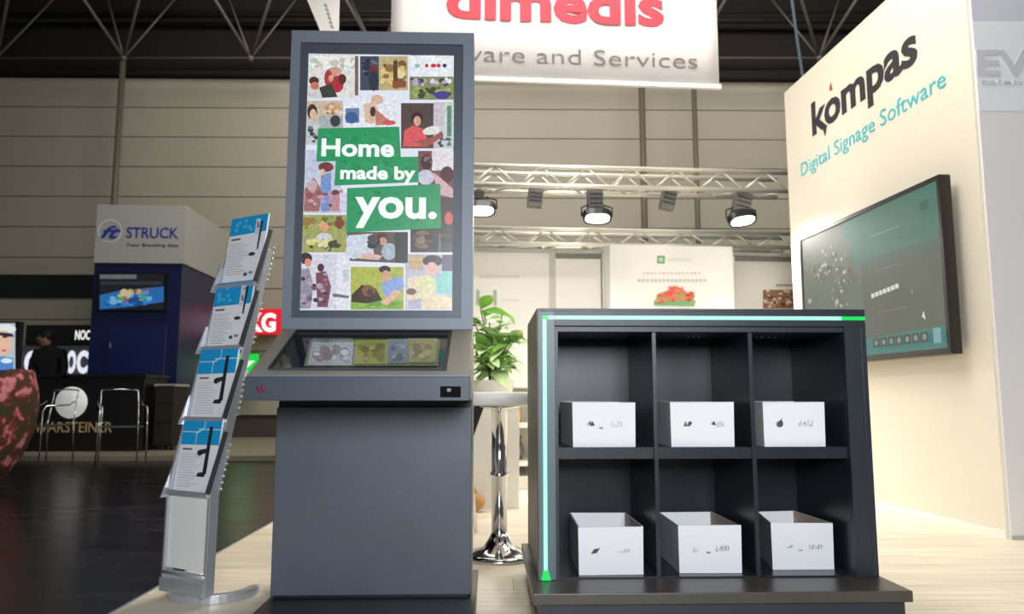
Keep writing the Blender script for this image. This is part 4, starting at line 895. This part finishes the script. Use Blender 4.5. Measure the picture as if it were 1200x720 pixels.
# curved flat foot
bm = bmesh.new(); arc = [(0.165 * math.cos(R(t)), 0.13 + 0.16 * math.sin(R(t))) for t in range(-215, 36, 10)]
inn = [(x * 0.80, 0.13 + (y - 0.13) * 0.80) for x, y in arc]; prism(bm, arc + inn[::-1], 'z', 0.0, 0.03)
obj('foot', bm, M_rack, rk, 0.002)
bm = bmesh.new(); bm_box(bm, -hw - 0.004, hw + 0.004, -0.02, 0.03, 0.028, 0.075); obj('foot_bracket', bm, M_rack, rk, 0.002)
BLU = (10, 158, 222); BL2 = (60, 180, 226)
labels = ['brochure in the lowest tray of the leaning rack, blue header and long black tool shape',
          'brochure in second tray up of the leaning rack, its black tool shape curved',
          'brochure in the third tray up of the leaning rack, below the topmost one',
          'topmost brochure of the leaning rack, standing free above its rails']
for i, z in enumerate(tiers):
    y = rail_y(z) + 0.010; ln = 0.268 if i < 3 else 0.295; lean = math.atan(0.13)
    a = R(rk_deg); wx = RX - y * math.sin(a); wy = RY + y * math.cos(a)
    t = thing('brochure', labels[i], 'brochure', (wx, wy, z + 0.001), rk_deg, 'brochures in the leaning rack')
    off = 0.0
    w_ = 0.107
    def P3(u, v, k, lean=lean, w_=w_, ln=ln): return Vector(((u - 0.5) * 2 * w_, v * ln * math.sin(lean) - k, v * ln * math.cos(lean)))
    bm = bmesh.new(); vs = [bm.verts.new(P3(u, v, k)) for u in (0, 1) for v in (0, 1) for k in (0, -0.008)]
    for q in ((0, 1, 3, 2), (4, 6, 7, 5), (0, 4, 5, 1), (2, 3, 7, 6), (0, 2, 6, 4), (1, 5, 7, 3)): bm.faces.new([vs[j] for j in q])
    bk = obj('cover', bm, M_paper, t)
    A = Art(P3, 0.0001, 0.0006)
    hb = 0.64 if i < 3 else 0.74
    A.poly([(0, hb), (1, hb + 0.01), (1, 1), (0, 1)], BLU)
    if i < 2:
        A.rect(0, (1 + hb) / 2 - 0.008, 0.42, (1 + hb) / 2 + 0.008, (180, 220, 238)); A.rect(0.42, (1 + hb) / 2 + 0.03, 1, (1 + hb) / 2 + 0.046, (180, 220, 238)); A.rect(0.38, hb, 0.41, (1 + hb) / 2, (150, 206, 232)); A.rect(0.56, (1 + hb) / 2 + 0.04, 0.59, 1, (150, 206, 232)); A.poly([(0.38, hb + 0.15), (0.56, hb + 0.22), (0.56, hb + 0.24), (0.38, hb + 0.17)], (220, 236, 244))
    else:
        for k in range(8): A.ell(random.uniform(0.1, 0.6), random.uniform(hb + 0.06, 0.95), 0.05, 0.03, (80, 190, 232), 0, 6)
        A.rect(0.70, hb - 0.02, 0.82, 0.94, (214, 220, 232)); A.blobs(0.70, hb + 0.02, 0.82, 0.92, [(150, 110, 130), (180, 190, 210)], 5, 0.02, 0.04, i)
    A.rect(0.08, hb - 0.07, 0.34, hb - 0.045, (110, 110, 118))
    g = random.Random(i + 40)
    for r_ in range(13):
        yy = hb - 0.13 - r_ * 0.036
        if yy < 0.05: break
        A.rect(0.06, yy, 0.06 + g.uniform(0.35, 0.60), yy + 0.009, (204, 206, 214))
    if i < 2:
        A.poly([(0.70, 0.26), (0.80, 0.26), (0.80, 0.90), (0.72, 0.90)], (34, 34, 40)); A.poly([(0.52, 0.50), (0.72, 0.54), (0.72, 0.60), (0.54, 0.58)], (40, 40, 46)); A.ell(0.56, 0.54, 0.07, 0.04, (38, 38, 44)); A.poly([(0.56, 0.22), (0.76, 0.22), (0.78, 0.29), (0.58, 0.27)], (34, 34, 40))
    else:
        A.poly([(0.83, 0.50), (0.87, 0.50), (0.90, 0.90), (0.84, 0.90)], (50, 46, 54)); A.ell(0.72, 0.44, 0.09, 0.025, (60, 60, 66)); A.ell(0.62, 0.16, 0.05, 0.025, (80, 80, 86)); A.ell(0.76, 0.18, 0.06, 0.02, (140, 140, 148))
    A.build('cover_print', M_print, bk)

# ================================================================ FAR LEFT: BLUE BOOTH, BAR, PERSON, CHAIRS
DB = 10.6; FBt = Fr(0, DB, 3.0)
bb = thing('exhibition_booth', 'navy blue booth tower with pale grey top fascia and small screen', 'booth', (0, DB, 0.05), 3.0)
q = lambda px, py, d=0: (FBt.y(px, py, d)[0], FBt.y(px, py, d)[1] - 0.05)
xl = q(106, 380)[0]; xrr = q(214, 309)[0]; zf = q(160, 309)[1]; ztp = q(160, 241)[1]
dp = 1.75
box('tower_body', xl, xrr, 0, dp, 0.0, zf, M_blue, bb, 0.004)
box('fascia', xl - 0.0, xrr + 0.03, -0.03, dp + 0.05, zf, ztp, M_greysign, bb, 0.003)
dr = q(128, 382); dr2 = q(188, 520)
o = box('door', dr[0], dr2[0], -0.012, 0.0, 0.02, dr[1], mat('navy_door', rgb(24, 36, 88), 0.3), bb, 0.004); hdl = q(128, 404); box('door_handle', hdl[0] + 0.0, hdl[0] + 0.02, -0.035, -0.012, hdl[1] - 0.05, hdl[1] + 0.03, M_chrome, o)
fm = lambda u, v, w: Vector((u, -0.031 - w, v))
fq = lambda px, py: q(px, py, -0.03)
lettering('STRUCK', M_blueprint, bb, fm, fq(148, 278)[0], fq(209, 278)[0], fq(170, 279)[1], fq(170, 266)[1] - fq(170, 279)[1], 0.012, cap=True)
lettering('Your Branding Idea', M_letdark, bb, fm, fq(148, 288)[0], fq(209, 288)[0], fq(170, 289)[1], 0.032, 0.0)
c0 = fq(129, 271); bm = bmesh.new(); n = 24
for i in range(n):
    t0 = 2 * math.pi * i / n; t1 = 2 * math.pi * (i + 1) / n
    p = [(c0[0] + rr * math.cos(t), c0[1] + rr * math.sin(t)) for rr, t in ((0.165, t0), (0.165, t1), (0.15, t1), (0.15, t0))]
    vs = [bm.verts.new((x, -0.034, z)) for x, z in p]; bm.faces.new(vs)
bmesh.ops.remove_doubles(bm, verts=bm.verts[:], dist=0.0005); obj('logo_ring', bm, M_paper, bb)
lettering('ft', M_blueprint, bb, lambda u, v, w: Vector((u, -0.036 - w, v)), fq(118, 276)[0], fq(142, 276)[0], fq(129, 279)[1], 0.13, 0.02, 0.4, name='logo_letters')
s0 = q(115, 319, -0.05); s1 = q(194, 365, -0.05)
bs = box('booth_screen', s0[0], s1[0], -0.06, 0.0, s1[1], s0[1], M_gloss, bb, 0.004)
A = Art(lambda px, py, k: Vector((q(px, py, -0.06)[0], -0.061 - k, q(px, py, -0.06)[1])), 0.0004, 0.0005)
A.rect(117, 321, 192, 363, (26, 26, 32)); A.rect(117, 322, 160, 327, (110, 116, 116)); A.rect(118, 330, 190, 334, (52, 54, 58))
A.poly([(117, 346), (140, 341), (192, 336), (192, 354), (150, 360), (117, 363)], (40, 116, 190))
A.blobs(136, 338, 176, 358, [(200, 190, 90), (196, 70, 80), (90, 170, 110), (90, 160, 210), (220, 200, 160)], 26, 2, 5, 5)
A.blobs(117, 345, 190, 361, [(60, 140, 220), (30, 80, 150), (120, 190, 230)], 20, 2, 5, 6)
A.build('screen_image', M_dim, bs)

# bar counter
DBr = 9.6; FBr = Fr(0, DBr, 1.0)
br = thing('bar_counter', 'black bar counter with round moon emblem and gold lettering', 'counter', (0, DBr, 0.05), 1.0)
q2 = lambda px, py, d=0: (FBr.y(px, py, d)[0], FBr.y(px, py, d)[1] - 0.05)
bl, brx = q2(-30, 480)[0], q2(170, 480)[0]; zt2 = q2(100, 439)[1]
box('counter_body', bl, brx - 0.03, 0.02, 0.65, 0.0, zt2 - 0.04, M_bar, br, 0.005); box('counter_top', bl, brx, 0.0, 0.68, zt2 - 0.04, zt2, M_gloss, br, 0.005)
c0 = q2(84, 472, 0.02); bm = bmesh.new(); bm_lathe(bm, [(0, 0), (0.198, 0), (0.198, 0.01), (0, 0.01)], n=36)
bmesh.ops.rotate(bm, verts=bm.verts[:], cent=(0, 0, 0), matrix=Matrix.Rotation(R(90), 3, 'X')); bmesh.ops.translate(bm, verts=bm.verts[:], vec=(c0[0], 0.018, c0[1])); obj('moon_emblem', bm, M_moon, br)
a = q2(40, 508, 0.02); b = q2(131, 508, 0.02)
lettering('WARSTEINER', M_gold, br, lambda u, v, w: Vector((u, 0.019 - w, v)), a[0], b[0], q2(85, 507, 0.02)[1], q2(85, 494, 0.02)[1] - q2(85, 507, 0.02)[1], 0.0, cap=True)
cb = thing('side_cabinet', 'narrow dark brown cabinet with pale top right of the bar counter', 'cabinet', (q2(185, 480)[0], 9.7, 0.05), 1.0)
zt3 = q2(183, 450)[1]
box('body', -0.12, 0.12, 0, 0.4, 0.06, zt3 - 0.03, M_cab, cb, 0.004); box('top', -0.14, 0.14, -0.01, 0.41, zt3 - 0.03, zt3, M_greysign, cb)
for x in (-0.10, 0.10):
    for y in (0.05, 0.35):
        bm = bmesh.new(); bm_tube(bm, (x, y, 0.0), (x, y, 0.06), 0.02, 8); obj('foot', bm, M_black, cb)
for k in range(3): box('drawer', -0.115, 0.115, -0.012, 0.0, 0.10 + k * 0.25, 0.32 + k * 0.25, M_cab, cb, 0.003)

# tubular chairs in front of the bar
def tube_chair(px, D, deg, label):
    x = wpt(px, 540, D)[0]
    t = thing('tubular_chair', label, 'chair', (x, D, HF), deg, 'chrome tube chairs in front of the bar')
    r_ = 0.008
    for s in (-1, 1):
        bm = bmesh.new(); bm_path(bm, [(s * 0.22, -0.2, 0.012), (s * 0.215, -0.19, 0.45), (s * 0.21, -0.185, 0.60), (s * 0.21, -0.15, 0.65), (s * 0.21, 0.12, 0.66), (s * 0.21, 0.19, 0.70)], r_, 8); obj('arm_frame', bm, M_chrome, t)
        bm = bmesh.new(); bm_path(bm, [(s * 0.2, 0.22, 0.012), (s * 0.19, 0.20, 0.45), (s * 0.18, 0.25, 0.82)], r_, 8); obj('leg', bm, M_chrome, t)
    bm = bmesh.new(); bm_path(bm, [(-0.18, 0.25, 0.82), (0, 0.27, 0.83), (0.18, 0.25, 0.82)], r_, 8); obj('top_rail', bm, M_chrome, t)
    bm = bmesh.new(); bm_box(bm, -0.19, 0.19, -0.19, 0.2, 0.43, 0.445); obj('seat', bm, M_darksteel, t, 0.01)
tube_chair(140, 8.0, 35, 'chrome tube chair with thin seat before the right end of the bar')
tube_chair(48, 8.2, -20, 'chrome tube chair with thin seat between flowered armchair and moon emblem')

# person behind the bar
ps = thing('person', 'person in a black suit seen from behind at the bar, head turned left', 'person', (wpt(56, 440, 10.75)[0], 10.75, 0.05), 0)
def skin_fig(name, verts, edges, radii, m, parent, sub=1):
    me = bpy.data.meshes.new(name); me.from_pydata([Vector(v) for v in verts], edges, [])
    o = bpy.data.objects.new(name, me); COL.objects.link(o); o.parent = parent; me.materials.append(m)
    md = o.modifiers.new('skin', 'SKIN'); me.skin_vertices.new() if not me.skin_vertices else None
    for i, r_ in enumerate(radii): me.skin_vertices[0].data[i].radius = r_ if isinstance(r_, tuple) else (r_, r_)
    me.skin_vertices[0].data[0].use_root = True
    s = o.modifiers.new('sub', 'SUBSURF'); s.levels = sub; s.render_levels = sub
    md.use_smooth_shade = True
    return o
V = [(0, 0, 0.86), (0, 0, 1.04), (0.01, -0.01, 1.24), (0, -0.01, 1.34), (-0.02, 0, 1.42),
     (0.09, 0, 0.78), (0.10, 0.0, 0.45), (0.10, 0.02, 0.08), (-0.09, 0, 0.78), (-0.10, 0, 0.45), (-0.10, 0.02, 0.08),
     (0.19, 0.0, 1.30), (0.25, -0.02, 1.05), (0.20, -0.16, 0.88), (-0.18, 0.0, 1.30), (-0.22, -0.03, 1.06), (-0.08, -0.24, 1.02),
     (0.10, -0.10, 0.04), (-0.10, -0.10, 0.04)]
Eg = [(0, 1), (1, 2), (2, 3), (3, 4), (0, 5), (5, 6), (6, 7), (0, 8), (8, 9), (9, 10), (2, 11), (11, 12), (12, 13), (2, 14), (14, 15), (15, 16), (7, 17), (10, 18)]
Rd = [(0.16, 0.11), (0.16, 0.11), (0.17, 0.12), 0.085, 0.06, 0.09, 0.065, 0.05, 0.09, 0.065, 0.05, 0.075, 0.055, 0.04, 0.075, 0.055, 0.04, 0.04, 0.04]
skin_fig('suit', V, Eg, Rd, M_suit, ps, 2)
bm = bmesh.new(); mt = Matrix.Rotation(R(-12), 4, 'Y')
bm_ell(bm, (-0.06, -0.02, 1.50), 0.085, 0.075, 0.115, mt, 16, 12); bm_ell(bm, (-0.15, -0.05, 1.50), 0.018, 0.014, 0.02); bm_ell(bm, (-0.02, -0.09, 1.49), 0.018, 0.008, 0.028); bm_tube(bm, (-0.025, 0, 1.36), (-0.05, -0.01, 1.45), 0.05, 10); bm_ell(bm, (-0.138, -0.05, 1.455), 0.012, 0.022, 0.008); bm_ell(bm, (-0.135, -0.045, 1.515), 0.008, 0.01, 0.006)
obj('head', bm, M_skin, ps)
bm = bmesh.new(); bm_ell(bm, (-0.045, -0.01, 1.535), 0.098, 0.09, 0.095, mt, 16, 10); obj('hair', bm, M_hair, ps)
for s, (hx, hy_, hz) in ((1, (0.19, -0.20, 0.84)), (-1, (-0.04, -0.30, 1.01))):
    bm = bmesh.new(); bm_ell(bm, (hx, hy_, hz), 0.022, 0.045, 0.04)
    for k in range(4): bm_path(bm, [(hx - 0.02 + k * 0.013, hy_ - 0.03, hz - 0.01), (hx - 0.022 + k * 0.014, hy_ - 0.065 + abs(k - 1.5) * 0.006, hz - 0.03), (hx - 0.02 + k * 0.013, hy_ - 0.075, hz - 0.055)], 0.008, 6)
    bm_path(bm, [(hx - s * 0.02, hy_ + 0.01, hz), (hx - s * 0.045, hy_ - 0.02, hz - 0.01), (hx - s * 0.05, hy_ - 0.04, hz - 0.02)], 0.009, 6)
    obj('hand', bm, M_skin, ps)

# lit stand fascia and white letters behind the bar
FS = Fr(0, 12.3, 0.8); q3 = lambda px, py, d=0: (FS.y(px, py, d)[0], FS.y(px, py, d)[1])
st = thing('far_stand', 'far stand with black fascia and lit white lettering behind the bar', 'stand', (0, 12.3, 0.0), 0.8)
a = q3(31, 381); b = q3(118, 405)
box('fascia', a[0], b[0], 0, 0.3, b[1], a[1], M_bar, st)
lettering('NOC', M_signwhite, st, lambda u, v, w: Vector((u, -0.003 - w, v)), q3(88, 396)[0], q3(106, 396)[0], q3(95, 398)[1], q3(95, 387)[1] - q3(95, 398)[1], 0.03, cap=True)
a = q3(20, 405); b = q3(118, 438)
box('rear_panel', a[0], b[0], 0.06, 0.10, 0.052, a[1], mat('stand_panel_grey', rgb(150, 150, 165), 0.5), st)
for s, x0, x1 in (('C', 25, 42), ('O', 75, 86), ('C', 87, 100)):
    lettering(s, M_litwhite, st, lambda u, v, w: Vector((u, 0.055 - w, v)), q3(x0, 436)[0], q3(x1, 436)[0], q3(60, 436)[1], q3(60, 411)[1] - q3(60, 436)[1], 0.05, cap=True, name='lit_letter')
for px in (22, 116):
    box('post', q3(px, 450)[0], q3(px, 450)[0] + 0.06, 0.1, 0.3, 0.052, b[1] + 0.45, M_bar, st)
# lit picture panel at the far left
FA = Fr(0, 8.75, 0); ap = lambda px, py: (FA.y(px, py, 0)[0], FA.y(px, py, 0)[1])
a = ap(-26, 378); b = ap(18, 435)
adv = thing('lit_picture_panel', 'brightly lit picture panel of a face above the flowered armchair', 'display', ((a[0] + b[0]) / 2, 8.75, HF), 0)
w_ = (b[0] - a[0]) / 2
box('case', -w_ - 0.01, w_ + 0.01, 0.0, 0.08, b[1] - HF, a[1] - HF + 0.01, M_black, adv)
box('post', -0.04, 0.04, 0.02, 0.06, 0.012, b[1] - HF, M_black, adv); box('foot', -0.2, 0.2, -0.12, 0.2, 0.0, 0.012, M_black, adv)
A = Art(lambda px, py, k: Vector((ap(px, py)[0] - (a[0] + b[0]) / 2, -0.001 - k, ap(px, py)[1] - HF)), 0.0004, 0.0005)
A.rect(-26, 379, 18, 434, (170, 190, 196)); A.ell(6, 386, 13, 6, (220, 226, 226)); A.ell(4, 402, 11, 15, (222, 180, 158)); A.poly([(-6, 389), (14, 391), (17, 395), (8, 395), (-6, 392)], (40, 44, 52)); A.ell(6, 395, 3, 1.5, (60, 50, 50)); A.poly([(-26, 420), (4, 418), (16, 420), (16, 434), (-26, 434)], (80, 130, 200)); A.ell(8, 423, 7, 3, (214, 230, 240)); A.ell(5, 411, 3, 1.3, (190, 100, 96))
A.build('lit_image', M_art, adv)
# flowered armchair
ac = thing('tub_armchair', 'rounded tub armchair in dark fabric with pink flowers at the left edge', 'armchair', (-4.50, 6.3, HF), -20)
bm = bmesh.new(); n = 40
outer = [(0.20, 0.04), (0.30, 0.10), (0.40, 0.25), (0.46, 0.45), (0.485, 0.65), (0.48, 0.82), (0.45, 0.95), (0.42, 0.975), (0.38, 0.96), (0.37, 0.8), (0.37, 0.45), (0.0, 0.45)]
bm_lathe(bm, [(r_, z_) for r_, z_ in outer], n=n)
for v in bm.verts:
    ang = math.atan2(v.co.y, v.co.x); fr = max(0, math.cos(ang + math.pi / 2)) ** 1.5
    if v.co.z > 0.46: v.co.z -= fr * (v.co.z - 0.46) * 0.75
    v.co += Vector((math.sin(v.co.z * 9 + ang * 3), math.cos(v.co.z * 8 + ang * 2), 0)) * 0.006
obj('shell', bm, M_floral, ac)
bm = bmesh.new(); bm_lathe(bm, [(0, 0.45), (0.30, 0.45), (0.345, 0.48), (0.345, 0.53), (0.31, 0.56), (0, 0.57)], n=28); obj('seat_cushion', bm, M_floral, ac)
bm = bmesh.new(); bm_lathe(bm, [(0, 0), (0.18, 0), (0.20, 0.04), (0, 0.04)], n=24); obj('foot', bm, M_black, ac)

# signs on the hall wall
SG = Fr(0, 12.6, 0.8); q4 = lambda px, py: SG.y(px, py, 0)
a = q4(289, 362); b = q4(330, 392)
sg = thing('red_sign', 'red illuminated sign with white letters between the rack and the kiosk', 'sign', (0, 12.6, 0), 0.8)
box('sign_panel', a[0], b[0], 0, 0.06, b[1], a[1], M_litred, sg)
box('wall_mount', a[0] + 0.1, b[0] - 0.1, 0.06, 0.38, b[1] + 0.1, a[1] - 0.1, M_black, sg)
lettering('KG', M_signwhite, sg, lambda u, v, w: Vector((u, -0.003 - w, v)), q4(291, 386)[0], q4(323, 386)[0], q4(300, 388)[1], q4(300, 367)[1] - q4(300, 388)[1], 0.04, cap=True)
a = q4(272, 415); b = q4(301, 446)
gs = thing('exit_sign', 'green and white illuminated exit arrow sign behind the brochure rack', 'sign', (0, 12.6, 0), 0.8)
box('sign_panel', a[0], b[0], 0, 0.06, b[1], a[1], M_litgreen, gs); box('wall_mount', a[0] + 0.1, b[0] - 0.1, 0.06, 0.38, b[1] + 0.1, a[1] - 0.1, M_black, gs)
A = Art(lambda px, py, k: Vector((q4(px, py)[0], -0.002 - k, q4(px, py)[1])), 0.0004, 0.0005)
A.poly([(273, 432), (286, 423), (299, 423), (288, 433), (296, 444), (284, 444)], (245, 250, 245))
A.build('arrow', art_mat('lit_arrow', 0.95), gs)
